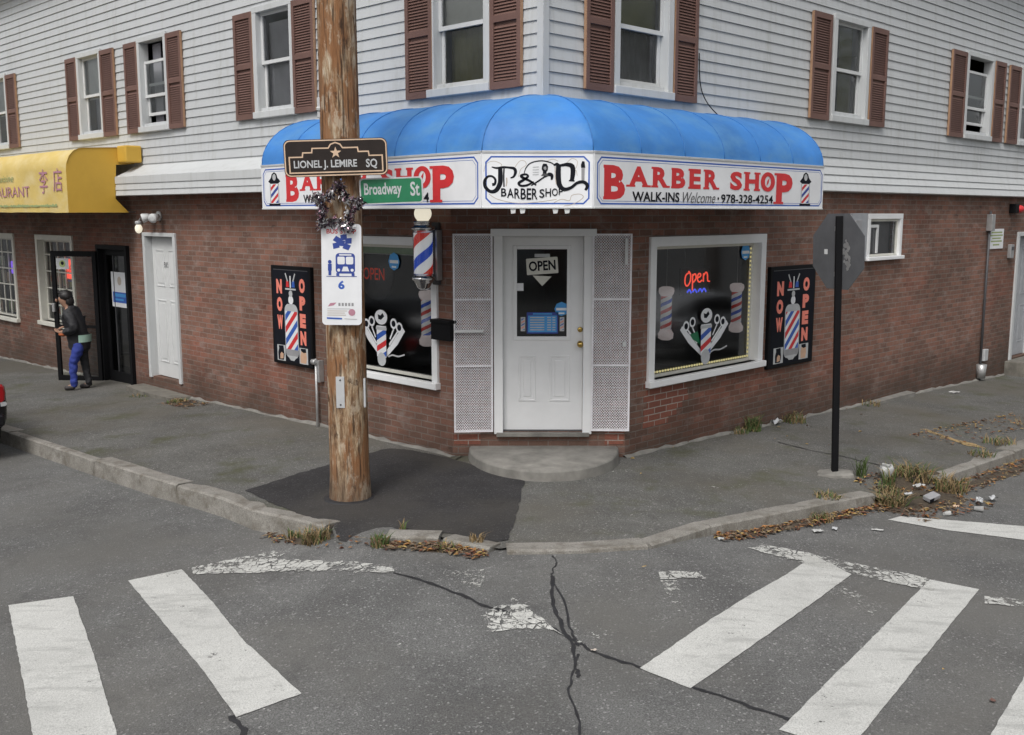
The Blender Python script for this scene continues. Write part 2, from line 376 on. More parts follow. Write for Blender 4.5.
    def atext(s, body, x0, x1, z0, z1, m, bold=0, shear=0, keep=False, depth=0):
        cu = bpy.data.curves.new('txt', 'FONT'); cu.body = body; cu.offset = bold; cu.resolution_u = 3; cu.shear = shear
        ob = bpy.data.objects.new('txt', cu); me = ob.to_mesh(); k = s.mi(m); y = s.y()
        xs = [v.co.x for v in me.vertices]; ys = [v.co.y for v in me.vertices]
        ax, bx, ay, by = min(xs), max(xs), min(ys), max(ys)
        sx = (x1 - x0) / (bx - ax); sz = (z1 - z0) / (by - ay)
        if keep: sx = min(sx, sz); 
        vs = [s.bm.verts.new((x0 + (v.co.x - ax) * sx, y, z0 + (v.co.y - ay) * sz)) for v in me.vertices]
        for p in me.polygons:
            try: s.bm.faces.new([vs[i] for i in p.vertices]).material_index = k
            except ValueError: pass
        ob.to_mesh_clear(); bpy.data.objects.remove(ob); bpy.data.curves.remove(cu)
    def build(s, name, parent=None, loc=(0, 0, 0), rz=0, smooth=False, rot=None):
        me = bpy.data.meshes.new(name); s.bm.normal_update()
        if smooth:
            for f in s.bm.faces: f.smooth = True
        s.bm.to_mesh(me); s.bm.free()
        for m in s.mats: me.materials.append(m)
        o = bpy.data.objects.new(name, me); COL.objects.link(o)
        if parent: o.parent = parent
        o.location = loc; o.rotation_euler = rot if rot else (0, 0, rz)
        return o
def smooth_pts(P, k=6):
    out = []; n = len(P)
    for i in range(n - 1):
        p0, p1, p2, p3 = P[max(i - 1, 0)], P[i], P[i + 1], P[min(i + 2, n - 1)]
        for j in range(k):
            t = j / k
            out.append(tuple(.5 * (2 * b + (c - a) * t + (2 * a - 5 * b + 4 * c - d) * t * t + (3 * b - a - 3 * c + d) * t ** 3) for a, b, c, d in zip(p0, p1, p2, p3)))
    out.append(tuple(P[-1])); return out
def clip_rect(pts, x0, x1, z0, z1):
    def cut(P, ins, inter):
        o = []
        for i in range(len(P)):
            a, b = P[i - 1], P[i]
            if ins(b):
                if not ins(a): o.append(inter(a, b))
                o.append(b)
            elif ins(a): o.append(inter(a, b))
        return o
    def ix(v, ax):
        def f(a, b):
            t = (v - a[ax]) / (b[ax] - a[ax]); return (a[0] + (b[0] - a[0]) * t, a[1] + (b[1] - a[1]) * t)
        return f
    for ins, inter in ((lambda p: p[0] >= x0, ix(x0, 0)), (lambda p: p[0] <= x1, ix(x1, 0)), (lambda p: p[1] >= z0, ix(z0, 1)), (lambda p: p[1] <= z1, ix(z1, 1))):
        if pts: pts = cut(pts, ins, inter)
    return pts
def stripes(mb, x0, x1, z0, z1, pitch, slope=1.0, mats=('red', 'midblue'), frac=.5):
    w = x1 - x0; z = z0 - w * slope - pitch; i = 0
    while z < z1:
        p = clip_rect([(x0, z), (x1, z + w * slope), (x1, z + w * slope + pitch * frac), (x0, z + pitch * frac)], x0, x1, z0, z1)
        if len(p) > 2: mb.apoly(p, mats[i % len(mats)])
        z += pitch; i += 1

# ------------------------------------------------------------------ frames of the three ground-floor walls and the ground heights
CX, CY = .285, 9.685; Q = math.sqrt(.5); CHY = 10.6; CH = 1.294     # corner of the upper storey; chamfer plane; chamfer start along each wall
class Frame:
    def __init__(s, ox, oy, rz): s.o = (ox, oy); s.rz = rz; s.c, s.s = math.cos(rz), math.sin(rz)
    def p(s, x, y=0, z=0): return (s.o[0] + x * s.c - y * s.s, s.o[1] + x * s.s + y * s.c, z)
FL, FR, FC = Frame(CX, CY, R(-45)), Frame(CX, CY, R(45)), Frame(CX, CHY, 0)
def sm(a, b, t):
    t = min(1, max(0, (t - a) / (b - a))); return t * t * (3 - 2 * t)
def gz(x):
    x = max(-25, min(25, x)); return .04 - (.036 if x < 0 else .05) * (math.sqrt(x * x + 4) - 2)
def zr(x, y):
    hc = .022 + .1 * (1 - sm(5.5, 7.2, y)); hl, hr = .165, .11
    h = hl + (hc - hl) * sm(-2.1, -1.0, x) if x < 0 else hc + (hr - hc) * sm(1.0, 2.2, x)
    return gz(x) - h
def zs(x, y):
    r = .06 * math.exp(-((x + 1.25) / .37) ** 4) * (1 - sm(7.95, 8.5, y))
    u = (x - 3.47) * .77 + (y - 9.42) * .64; d = -(x - 3.47) * .64 + (y - 9.42) * .77
    if -.1 < u < 1.4: r += .085 * (1 - sm(0, .5, d)) * sm(-.1, .2, u) * (1 - sm(1.0, 1.35, u))
    return gz(x) - r
# ------------------------------------------------------------------ ground
def road():
    xs = [-400, -150, -60, -30, -18, -12, -9] + [-7 + .125 * i for i in range(113)] + [9, 12, 18, 30, 60, 150, 400]
    ys = [-400, -150, -60, -30, -15, -8, -3, 0, 2] + [3.5 + .125 * i for i in range(85)] + [16, 20, 26, 40, 80, 200, 500]
    mb = MB(); k = mb.mi('road')
    V = [[mb.bm.verts.new((x, y, zr(x, y))) for x in xs] for y in ys]
    for j in range(len(ys) - 1):
        for i in range(len(xs) - 1):
            f = mb.bm.faces.new((V[j][i], V[j][i + 1], V[j + 1][i + 1], V[j + 1][i])); f.smooth = True
    tag(mb.build('road'), kind='structure')
road()
KL = [(-17, 22.2), (-12, 17.65), (-9, 14.95), (-6.29, 12.5), (-4.86, 11.11), (-3.55, 9.86), (-2.95, 9.35), (-2.66, 9.09), (-2.28, 8.68), (-1.55, 8.17)]     # front top edges of the kerb
KC1 = [(-1.01, 7.79), (-.57, 7.75)]; KC2 = [(-.55, 7.75), (-.17, 7.51)]; KC3 = [(-.04, 7.48), (.5, 7.51), (1.07, 7.65)]
KR1 = [(1.09, 7.66), (1.66, 8.2), (2.14, 8.52), (2.8, 8.97), (3.46, 9.42)]; KR2 = [(4.4, 10.2), (5.2, 10.97), (6.05, 11.79), (9, 14.6), (12, 17.5), (17, 22.3)]
def offs(P, d):
    o = []
    for i, p in enumerate(P):
        a = Vector(P[max(i - 1, 0)]); b = Vector(P[min(i + 1, len(P) - 1)]); t = (b - a).normalized()
        o.append((p[0] - t.y * d, p[1] + t.x * d))
    return o
def kerb():
    mb = MB()
    def resample(P, step):
        o = []
        for a, b in zip(P, P[1:]):
            n = max(1, round((Vector(b) - Vector(a)).length / step))
            o += [(a[0] + (b[0] - a[0]) * i / n, a[1] + (b[1] - a[1]) * i / n) for i in range(n)]
        return o + [P[-1]]
    def stone(F, B, top, drop=0):
        """one long stone: front edge F, back edge B"""
        n = len(F); rows = []
        for (fx, fy), (bx, by) in zip(F, B):
            j = lambda a: random.uniform(-a, a)
            zt = gz(fx) + top - drop; zb = zr(fx, fy) - .12
            dx, dy = (fx - bx), (fy - by)
            rows.append([(bx, by, zt - .2), (bx, by, zt - .006 + j(.003)), (bx + dx * .88, by + dy * .88, zt + j(.002)), (fx + j(.002), fy + j(.002), zt - .014 + j(.002)), (fx + dx * .04 + j(.006), fy + dy * .04 + j(.006), zt - .1), (fx + dx * .1, fy + dy * .1, zb)])
        V = [[mb.bm.verts.new(p) for p in r] for r in rows]; k = mb.mi('granite')
        for a, b in zip(V, V[1:]):
            for q in range(5): mb.bm.faces.new((a[q], a[q + 1], b[q + 1], b[q])).smooth = True
        mb.bm.faces.new(V[0][::-1]); mb.bm.faces.new(V[-1])
    def run(P, w, top, cuts, drop=0):
        P = resample(P, .22); i = 0; c = 0
        B = offs(P, w)
        while i < len(P) - 1:
            L = cuts[c % len(cuts)]; c += 1; j = min(len(P) - 1, i + L)
            if len(P) - 1 - j < 3: j = len(P) - 1
            F2, B2 = P[i:j + 1], B[i:j + 1]
            sh = .012
            F2 = [((Vector(F2[0]) * (1 - sh) + Vector(F2[1]) * sh)[:])] + F2[1:-1] + [tuple(Vector(F2[-1]) * .95 + Vector(F2[-2]) * .05)]
            B2 = [((Vector(B2[0]) * (1 - sh) + Vector(B2[1]) * sh)[:])] + B2[1:-1] + [tuple(Vector(B2[-1]) * .95 + Vector(B2[-2]) * .05)]
            d = random.uniform(-.008, .008)
            stone(F2, B2, .012 + top + d, drop)
            i = j
    run(KL, .19, 0, [9, 11, 8, 10, 7, 12])
    run(KC1, .2, .022, [9], .0); run(KC2, .17, .01, [9], .0); run(KC3, .2, -.006, [20], .0)
    run(KR1, .17, .004, [4, 9, 7, 9]); run(KR2, .22, .004, [9, 8, 10])
    o = mb.build('kerb'); tag(o, kind='structure')
    for p in o.data.polygons: p.use_smooth = False
kerb()
def sidewalk():
    K = offs(KL, .1) + [(-1.5, 8.2), (-1.42, 7.95), (-1.28, 7.86), (-1.1, 7.79), (-1.02, 7.96)] + offs(KC1, .1)[1:] + offs(KC2, .08) + [(-.1, 7.56)] + offs(KC3, .1) + offs(KR1, .1)[1:] + [(3.5, 9.42), (3.8, 9.64), (4.1, 9.9), (4.36, 10.16)] + offs(KR2, .1)
    def foot(p):
        x, y = p
        if x < -1.55: s = max(CH - .02, (x - CX) * -Q + (y - CY) * Q); return (CX - Q * s + .08, CY + Q * s + .08)
        if x > 1.1: s = max(CH - .02, (x - CX) * Q + (y - CY) * Q); return (CX + Q * s - .08, CY + Q * s + .08)
        t = (x + 1.55) / 2.65; return (-.535 + 1.64 * t, CHY + .066)
    mb = MB(); n = 26; rows = []
    # densify along the line
    KK = []
    for a, b in zip(K, K[1:]):
        m = max(1, min(30, int((Vector(b) - Vector(a)).length / .18)))
        KK += [(a[0] + (b[0] - a[0]) * i / m, a[1] + (b[1] - a[1]) * i / m) for i in range(m)]
    KK.append(K[-1]); mb.mi('walk')
    for p in KK:
        f = foot(p); rows.append([])
        for i in range(n + 1):
            t = i / n; x, y = p[0] + (f[0] - p[0]) * t, p[1] + (f[1] - p[1]) * t
            rows[-1].append(mb.bm.verts.new((x, y, zs(x, y))))
    for a, b in zip(rows, rows[1:]):
        for i in range(n): mb.bm.faces.new((a[i], b[i], b[i + 1], a[i + 1])).smooth = True
    tag(mb.build('sidewalk'), kind='structure')
sidewalk()
def sheet(name, polys, m, zf, lift, jag=0, rnd=None, step=.14):
    mb = MB()
    for P in polys:
        if jag:
            Q2 = []
            for i in range(len(P)):
                a, b = Vector(P[i]), Vector(P[(i + 1) % len(P)]); n = max(1, int((b - a).length / random.uniform(.04, .09)))
                nn = Vector((-(b - a).y, (b - a).x)).normalized()
                for k in range(n): Q2.append(tuple(a + (b - a) * k / n + nn * random.uniform(-jag, jag)))
            P = Q2
        mb.face([(x, y, 0) for x, y in P], m)
    bmesh.ops.triangulate(mb.bm, faces=mb.bm.faces[:])
    for _ in range(6):
        es = [e for e in mb.bm.edges if e.calc_length() > step]
        if not es: break
        bmesh.ops.subdivide_edges(mb.bm, edges=es, cuts=1)
        bmesh.ops.triangulate(mb.bm, faces=[f for f in mb.bm.faces if len(f.verts) > 4])
    for v in mb.bm.verts: v.co.z = zf(v.co.x, v.co.y) + lift
    return tag(mb.build(name), kind='structure')
sheet('asphalt_patch', [[(-2.52, 9.36), (-2.3, 9.72), (-2.12, 10.0), (-1.75, 10.5), (-1.43, 10.93), (-1.33, 10.98), (-1.1, 10.88), (-.62, 10.45), (-.5, 10.3), (-.2, 9.9), (.12, 9.55), (.05, 8.6), (-.03, 7.75), (-.13, 7.72), (-.17, 7.69), (-.5, 7.94), (-.95, 7.99), (-1.03, 7.9), (-1.12, 7.82), (-1.28, 7.89), (-1.4, 7.97), (-1.5, 8.25), (-1.9, 8.6), (-2.2, 8.95)]], 'patch', zs, .006, .011)
A1 = [(-3.63, 7.01), (-3.22, 7.15), (-2.61, 6.04), (-2.11, 5.09), (-2.0, 4.83), (-2.44, 4.85), (-2.57, 5.11), (-2.94, 5.78)]
A2 = [(-2.93, 7.45), (-2.59, 7.67), (-2.11, 6.91), (-1.72, 6.21), (-1.19, 5.43), (-1.5, 5.2), (-1.9, 5.88), (-2.35, 6.57)]
B1 = [(2.43, 7.87), (2.59, 7.46), (1.66, 6.24), (1.02, 5.49), (.76, 5.73), (1.48, 6.6)]
B2 = [(3.17, 7.41), (3.47, 7.24), (2.5, 5.91), (1.83, 4.99), (1.71, 4.82), (1.41, 5.03), (1.53, 5.19), (2.25, 6.15)]
B3 = [(3.53, 6.35), (3.06, 5.75), (2.45, 4.93), (2.78, 4.81), (3.39, 5.63), (3.85, 6.25)]
sheet('crosswalk_marking', [A1, A2, B1, B2, B3], 'paint', zr, .0055, .003)
sheet('worn_crosswalk_line', [[(1.92, 7.96), (2.1, 8.1), (3.17, 7.43), (3.1, 7.16), (2.62, 7.43), (2.32, 7.63)], [(3.44, 7.08), (3.95, 7.02), (3.88, 6.88), (3.39, 6.94)],
      [(-2.56, 7.71), (-1.96, 8.03), (-1.85, 7.94), (-1.86, 7.8), (-1.26, 7.39), (-1.17, 7.15), (-1.86, 7.53), (-2.44, 7.54)], [(-1.26, 7.39), (-.85, 7.22), (-.86, 7.1), (-1.15, 7.12)],
      [(-.21, 6.43), (.02, 6.66), (.34, 6.13), (.18, 6.23), (-.14, 6.17)], [(1.07, 7.12), (1.41, 7.22), (1.4, 7.08), (1.08, 6.99)]], 'paint_worn', zr, .0075, .022)
sheet('faint_road_marking', [[(-.49, 7.14), (-.18, 7.14), (-.22, 6.82), (-.51, 6.92)], [(-.73, 6.06), (-.58, 6.16), (-.56, 6.11), (-.71, 6.01)], [(.38, 6.3), (.66, 6.25), (.55, 6.0), (.38, 6.05)],
      [(2.33, 7.3), (2.5, 7.13), (2.62, 6.72), (2.47, 6.65), (2.25, 6.96)], [(1.06, 6.97), (1.18, 6.99), (1.15, 6.5), (1.08, 6.47)]], 'paint_faint', zr, .006, .01)
sheet('stop_line', [[(3.42, 8.97), (3.59, 9.1), (4.65, 8.95), (5.29, 8.86), (6.6, 8.66), (6.35, 8.15), (5.02, 8.38), (4.43, 8.53), (3.83, 8.73)]], 'paint', zr, .0055, .004)
sheet('yellow_paint_mark', [[(5.2, 12.75), (5.3, 12.8), (5.42, 12.2), (5.56, 12.02), (5.6, 11.75), (5.42, 11.85), (5.36, 12.1)]], 'paint_yellow', zs, .006, .01)
sheet('white_paint_fleck', [[(.95, 9.98), (1.2, 10.05), (1.22, 9.98), (.97, 9.92)], [(1.75, 9.45), (2.3, 9.62), (2.32, 9.52), (1.8, 9.37)]], 'paint_faint', zs, .006, .01)
def ribbon_poly(P, w):
    P = smooth_pts(P, 5); P = [(x + random.uniform(-.012, .012), y + random.uniform(-.012, .012)) for x, y in P]
    ws = [w * random.uniform(.55, 1.3) for _ in P]
    a = [q for q in (offs(P, 1))]
    L = [(p[0] + (q[0] - p[0]) * v / 2, p[1] + (q[1] - p[1]) * v / 2) for p, q, v in zip(P, a, ws)]
    Rr = [(p[0] - (q[0] - p[0]) * v / 2, p[1] - (q[1] - p[1]) * v / 2) for p, q, v in zip(P, a, ws)]
    return [[L[i], L[i + 1], Rr[i + 1], Rr[i]] for i in range(len(P) - 1)]
sheet('sealed_crack', ribbon_poly([(-.87, 7.1), (-.62, 6.94), (-.36, 6.71), (-.15, 6.52), (.12, 6.34), (.34, 6.13), (.42, 6.03)], .03) + ribbon_poly([(.42, 6.03), (.54, 5.9), (.76, 5.74), (1.02, 5.52), (1.27, 5.33), (1.54, 5.11), (1.8, 4.85)], .028), 'tar', zr, .0042)
sheet('road_crack', ribbon_poly([(.3, 7.02), (.27, 6.67), (.3, 6.4), (.34, 6.15)], .026) + ribbon_poly([(.34, 6.15), (.38, 5.99), (.38, 5.73), (.39, 5.6)], .024) + ribbon_poly([(.29, 6.9), (.36, 6.55), (.38, 6.2), (.41, 6.0)], .016) + ribbon_poly([(-1.53, 5.22), (-1.4, 5.0), (-1.3, 4.74)], .035), 'tar', zr, .0048)
sheet('hairline_crack', ribbon_poly([(.31, 7.46), (.33, 7.3), (.29, 7.1), (.3, 6.95)], .012) + ribbon_poly([(.41, 5.9), (.34, 5.6), (.33, 5.4), (.36, 5.0), (.34, 4.6)], .014), 'tar', zr, .0045)
sheet('sidewalk_crack', ribbon_poly([(3.1, 11.6), (3.4, 11.2), (3.6, 11.05), (3.9, 10.7), (4.1, 10.4)], .02), 'tar', zs, .006)

# ------------------------------------------------------------------ the corner building
BLD = thing('corner_building', 'two-storey corner building of brick and white siding with a door on its cut corner', 'building', (CX, CY, 0))
def bpart(mb, name, fr, x=0, y=0, z=0, parent=BLD, smooth=False):
    p = fr.p(x, y, z)
    return mb.build(name, BLD, (p[0] - CX, p[1] - CY, p[2]), fr.rz, smooth)
def bpart_at(mb, name, parent_obj): return mb.build(name, parent_obj)
def wall_grid(mb, x0, x1, z0, z1, holes, m, depth=.14, mr=None):
    xs = sorted({x0, x1} | {h[0] for h in holes} | {h[1] for h in holes}); zz = sorted({z0, z1} | {h[2] for h in holes} | {h[3] for h in holes})
    for a, b in zip(xs, xs[1:]):
        for c, d in zip(zz, zz[1:]):
            mx, mz = (a + b) / 2, (c + d) / 2
            if any(h[0] < mx < h[1] and h[2] < mz < h[3] for h in holes): continue
            mb.face([(a, 0, c), (b, 0, c), (b, 0, d), (a, 0, d)], m)
    for h in holes:
        a, b, c, d = h[:4]; mm = mr or m
        mb.face([(a, 0, c), (a, depth, c), (a, depth, d), (a, 0, d)], mm); mb.face([(b, 0, c), (b, 0, d), (b, depth, d), (b, depth, c)], mm)
        mb.face([(a, 0, c), (b, 0, c), (b, depth, c), (a, depth, c)], mm); mb.face([(a, 0, d), (a, depth, d), (b, depth, d), (b, 0, d)], mm)
# holes in wall coordinates (x from the corner, z)
HL = dict(shop=(-3.3, -1.56, .8, 2.28), door=(-8.22, -7.3, .12, 2.25), rest=(-9.9, -8.8, -.22, 2.02), rw1=(-12.5, -10.98, .66, 2.15), rw2=(-15.3, -13.7, .6, 2.15))
HR = dict(shop=(1.72, 3.86, .8, 2.27), small=(6.62, 7.62, 1.98, 2.54), door=(12.5, 13.5, -.05, 2.18))
HC = dict(door=(-.4, .48, .3, 2.36))
mb = MB(); wall_grid(mb, -18, -CH, -1, 2.9, list(HL.values()), 'brick'); bpart(mb, 'brick_wall', FL)
mb = MB(); wall_grid(mb, CH, 18, -1.2, 2.9, list(HR.values()), 'brick'); bpart(mb, 'brick_wall', FR)
mb = MB(); wall_grid(mb, -.915, .915, -.3, 2.9, list(HC.values()), 'brick'); bpart(mb, 'brick_wall', FC)
# newer brick repair under the shop window, jambs of new brick at the step
mb = MB()
y = -.004
for r, (a, b) in enumerate([(1.6, 2.05), (1.62, 2.2), (1.6, 2.31), (1.66, 2.42), (1.6, 2.4), (1.64, 2.36), (1.6, 2.4)]):
    z = .29 + r * .0715; mb.box(a, b, y, .002, z, z + .0715, 'brick_new')
bpart(mb, 'brick_repair', FR)
mb = MB()
mb.box(-.9, -.62, -.005, .002, .165, .3, 'brick_new'); bpart(mb, 'brick_repair', FC)
mb = MB(); mb.box(.7, .9, -.005, .002, .165, .3, 'brick_new'); bpart(mb, 'brick_repair', FC)
# mortar fillet at the foot of the walls, following the ground
def footing(fr, xa, xb, name='wall_footing'):
    mb = MB(); n = max(2, int(abs(xb - xa) / .15)); rows = []
    for i in range(n + 1):
        x = xa + (xb - xa) * i / n; px, py, _ = fr.p(x); g = gz(px); w = .035 + random.uniform(-.02, .025); h = .02 + random.uniform(-.018, .02)
        rows.append([mb.bm.verts.new(v) for v in ((x, .01, g + h), (x, -.02, g + h * .9), (x, -w, g + .006), (x, -w - .01, g - .05))])
    mb.mi('concrete')
    for a, b in zip(rows, rows[1:]):
        for q in range(3): mb.bm.faces.new((a[q], b[q], b[q + 1], a[q + 1])).smooth = True
    bpart(mb, name, fr)
footing(FL, -18, -10.0); footing(FL, -8.75, -CH + .03); footing(FR, CH - .03, 12.3); footing(FR, 13.7, 18)
# upper storey: clapboards with real laps
CO = .115
UP_L = [(-1.115, .84, 'grey_olive'), (-4.465, .84, 'grey'), (-7.645, .86, 'open'), (-9.8, .86, 'pale'), (-13.86, .86, 'pale'), (-16.6, .86, 'pale')]
UP_R = [(1.455, .9, 'dark'), (5.84, .94, 'olive'), (10.17, 1.06, 'open'), (12.55, 1.06, 'pale'), (15.8, 1.06, 'pale')]
WZ0, WZ1 = 3.84, 5.03
def siding(fr, x0, x1, wins):
    mb = MB(); z = 3.2; top = 6.5; mb.mi('siding')
    cuts = sorted([(xc - w / 2, xc + w / 2) for xc, w, _ in wins])
    while z < top:
        segs = [(x0, x1)]
        if WZ0 < z + CO / 2 < WZ1:
            segs = []; a = x0
            for c, d in cuts:
                if d < x0 or c > x1: continue
                segs.append((a, c)); a = d
            segs.append((a, x1))
        jz = random.uniform(-.002, .002)
        for a, b in segs:
            n = max(1, int((b - a) / 1.2)); 
            cu_ = [a]
            while b - cu_[-1] > 4.2: cu_.append(cu_[-1] + random.uniform(1.5, 3.7))
            cu_.append(b)
            for p, q in zip(cu_, cu_[1:]):
                jz = random.uniform(-.0025, .0025)
                mb.face([(p, -.017, z + jz), (q, -.017, z + jz), (q, -.003, z + CO), (p, -.003, z + CO)], 'siding')
                mb.face([(p, -.017, z + jz), (p, 0.0, z + jz + .003), (q, 0.0, z + jz + .003), (q, -.017, z + jz)], 'siding')
        z += CO
    bpart(mb, 'siding_wall', fr)
siding(FL, -18, -.03, UP_L); siding(FR, .03, 18, UP_R)
mb = MB()
mb.hprism([(-.034, -.034), (.045, -.034), (.045, 0), (0, 0), (0, .045), (-.034, .045)], 3.15, 6.5, 'siding')
mb.build('corner_board', BLD, (0, 0, 0), R(45))
# band between brick and siding, and the projecting skirt roofs
mb = MB(); mb.box(-18, 0, -.002, .1, 2.9, 3.2, 'trim'); bpart(mb, 'belt_board', FL)
mb = MB(); mb.box(.1, 18, -.002, .1, 2.9, 3.2, 'trim'); bpart(mb, 'belt_board', FR)
def skirt(fr, xa, xb, prof, name):
    mb = MB(); mb.mi('trim')
    for (ya, za), (yb, zb) in zip(prof, prof[1:]):
        mb.face([(xa, ya, za), (xb, ya, za), (xb, yb, zb), (xa, yb, zb)], 'trim')
    for x in (xa, xb): mb.face([(x, yy, z) for yy, z in prof], 'trim')
    bpart(mb, name, fr)
skirt(FL, -8.41, -3.3, [(.0, 3.3), (-.16, 3.2), (-.31, 3.13), (-.335, 3.12), (-.335, 3.02), (-.322, 3.018), (-.335, 2.93), (-.322, 2.925), (-.335, 2.85), (-.3, 2.84), (0, 2.86)], 'skirt_roof')
skirt(FR, 3.3, 18, [(.0, 3.32), (-.035, 3.2), (-.02, 3.198), (-.065, 3.09), (-.048, 3.088), (-.1, 2.99), (-.085, 2.986), (-.13, 2.88), (-.1, 2.865), (0, 2.875)], 'skirt_roof')
# hidden structure: floors, back walls, roof
mb = MB(); mb.hprism([(.05, .05), (18, .05), (18, 18), (.05, 18)], 2.905, 3.1, 'trim'); mb.build('upper_floor', BLD, (0, 0, 0), R(45))
def LP(a, b): return (b * Q - a * Q, a * Q + b * Q)
cut = .14 * 2
mb = MB(); mb.hprism([LP(CH + .2, .2), LP(.2, CH + .2), LP(.2, 17.8), LP(17.8, 17.8), LP(17.8, .2)], .1, .28, 'floor_in'); mb.build('ground_floor', BLD)
mb = MB()
mb.hprism([LP(18, 0), LP(18, 18), LP(17.9, 17.9), LP(17.9, 0)], -1.2, 6.5, 'interior'); mb.hprism([LP(0, 18), LP(17.9, 18), LP(17.9, 17.9), LP(0, 17.9)], -1.2, 6.5, 'interior'); mb.build('back_wall', BLD)
mb = MB(); mb.hprism([LP(5.4, .1), LP(5.4, 17), LP(5.25, 17), LP(5.25, .1)], .28, 2.9, 'interior'); mb.hprism([LP(.2, 5.6), LP(5.2, 5.6), LP(5.2, 5.75), LP(.2, 5.75)], .28, 2.9, 'interior'); mb.hprism([LP(12.8, .1), LP(12.8, 4), LP(12.7, 4), LP(12.7, .1)], .28, 2.9, 'interior'); mb.build('darkening_partition', BLD)  # unseen partitions, put in to keep the rooms behind the glass dark
e = .33
mb = MB(); mb.hprism([LP(-e, -e), LP(-e, 18 + e), LP(18 + e, 18 + e), LP(18 + e, -e)], 6.5, 6.68, 'trim')
apex = LP(9, 9); ring = [LP(-e, -e), LP(-e, 18 + e), LP(18 + e, 18 + e), LP(18 + e, -e)]
for i in range(4): mb.face([ring[i] + (6.684,), ring[(i + 1) % 4] + (6.684,), apex + (9.4,)], 'darkgrey')
mb.build('roof', BLD)
# upstairs windows with shutters
def louver(fr, xc, w, z0, z1):
    mb = MB(); x0, x1 = xc - w / 2, xc + w / 2
    for a, b in ((x0, x0 + .05), (x1 - .05, x1)): mb.box(a, b, -.058, -.022, z0, z1, 'shutter', .003)
    for a, b in ((z0, z0 + .07), ((z0 + z1) / 2 - .03, (z0 + z1) / 2 + .03), (z1 - .07, z1)): mb.box(x0 + .05, x1 - .05, -.056, -.022, a, b, 'shutter')
    z = z0 + .08
    while z < z1 - .09:
        if abs(z + .015 - (z0 + z1) / 2) > .045:
            mb.face([(x0 + .05, -.048, z), (x1 - .05, -.048, z), (x1 - .05, -.03, z + .028), (x0 + .05, -.03, z + .028)], 'shutter')
        z += .03
    mb.box(x0 + .045, x1 - .045, -.028, -.022, z0 + .03, z1 - .03, 'shutter')
    for xx in (x0 - .004, x1): mb.box(xx, xx + .004, -.054, -.022, z0 + .01, z1 - .01, 'shutter_edge')
    bpart(mb, 'shutter', fr)
def upper_window(fr, xc, w, style, sh):
    x0, x1 = xc - w / 2, xc + w / 2; z0, z1 = WZ0, WZ1
    mb = MB()
    c = .055
    mb.box(x0 - .03, x0 + c, -.05, .1, z0, z1, 'trim', .004); mb.box(x1 - c, x1 + .03, -.05, .1, z0, z1, 'trim', .004)
    mb.box(x0 - .03, x1 + .03, -.052, .1, z1, z1 + .07, 'trim', .004); mb.box(x0 - .04, x1 + .04, -.075, .1, z0 - .08, z0, 'trim', .006)
    wn_ = bpart(mb, 'window', fr)
    xa, xb = x0 + c, x1 - c; zm = (z0 + z1) / 2; f = .042
    up0, up1 = zm - .02, z1; lo0, lo1 = z0, zm + .022
    if style == 'open' and xc < 0: up0, up1 = zm - .18, z1 - .26
    if style == 'open' and xc > 0: up1 = z1 - .2; up0 = zm - .2
    if style == 'open': lo0 += .16; lo1 += .0
    if style == 'dark': lo0 += .05
    if style == 'olive': lo0 += .03
    def sash(a, b, c0, d, y):
        mb = MB(); mb.box(a, a + f, y, y + .03, c0, d, 'white'); mb.box(b - f, b, y, y + .03, c0, d, 'white')
        mb.box(a + f, b - f, y, y + .03, c0, c0 + f, 'white'); mb.box(a + f, b - f, y, y + .03, d - f * .9, d, 'white')
        s_ = mb.build('sash', wn_)
        mb = MB(); mb.face([(a + f, y + .015, c0 + f), (b - f, y + .015, c0 + f), (b - f, y + .015, d - f), (a + f, y + .015, d - f)], 'glass'); mb.build('pane', s_) if False else mb.build('pane', wn_)
    sash(xa, xb, up0, up1, .025); sash(xa + .004, xb - .004, lo0, lo1, .06)
    def blind(a, b, z_0, z_1, m, y=.1, folds=False, name='blind'):
        mb = MB(); n = 24
        for i in range(n):
            p, q = a + (b - a) * i / n, a + (b - a) * (i + 1) / n
            u = (math.sin(i * 2.1) * .012 if folds else 0); v = (math.sin((i + 1) * 2.1) * .012 if folds else 0)
            mb.face([(p, y + u, z_0), (q, y + v, z_0), (q, y + v, z_1), (p, y + u, z_1)], m)
        mb.build(name, wn_, smooth=folds)
    if style == 'grey_olive': blind(xa, xb, zm, z1, 'blind_pale'); blind(xa, xb, z0, zm, 'blind_olive_reflect', .2, True, 'curtain')  # lower olive curtain carries the tree reflection as its colour
    if style == 'grey': blind(xa, xb, z0, z1 - .1, 'blind_grey', .14)
    if style == 'pale': blind(xa, xb, zm - .05, z1, 'blind_pale'); blind(xa, xb, z0, zm, 'blind_grey', .22, True, 'curtain')
    if style == 'dark': blind(xa, xb, zm, z1, 'blind_olive_reflect', .13); blind(xa, xb, z0, zm, 'blind_dark', .16, True, 'curtain')
    if style == 'olive': blind(xa, xa + .3, z0, z1, 'blind_olive_reflect', .16, True, 'curtain'); blind(xb - .35, xb, z0, z1, 'blind_olive_reflect', .18, True, 'curtain')  # green tree reflections painted as olive curtain strips
    if style == 'open': blind(xa, xa + .25, z0, z1, 'blind_grey', .17, True, 'curtain')
    for s_, w_ in sh: louver(fr, s_, w_, 3.765, 5.06)
upper_window(FL, *UP_L[0], [(-1.715, .42), (-.445, .41)])
upper_window(FL, *UP_L[1], [(-5.14, .44), (-3.81, .44)])
upper_window(FL, *UP_L[2], [(-8.3, .42), (-6.975, .42)])
upper_window(FL, *UP_L[3], [(-10.46, .42), (-9.12, .46)])
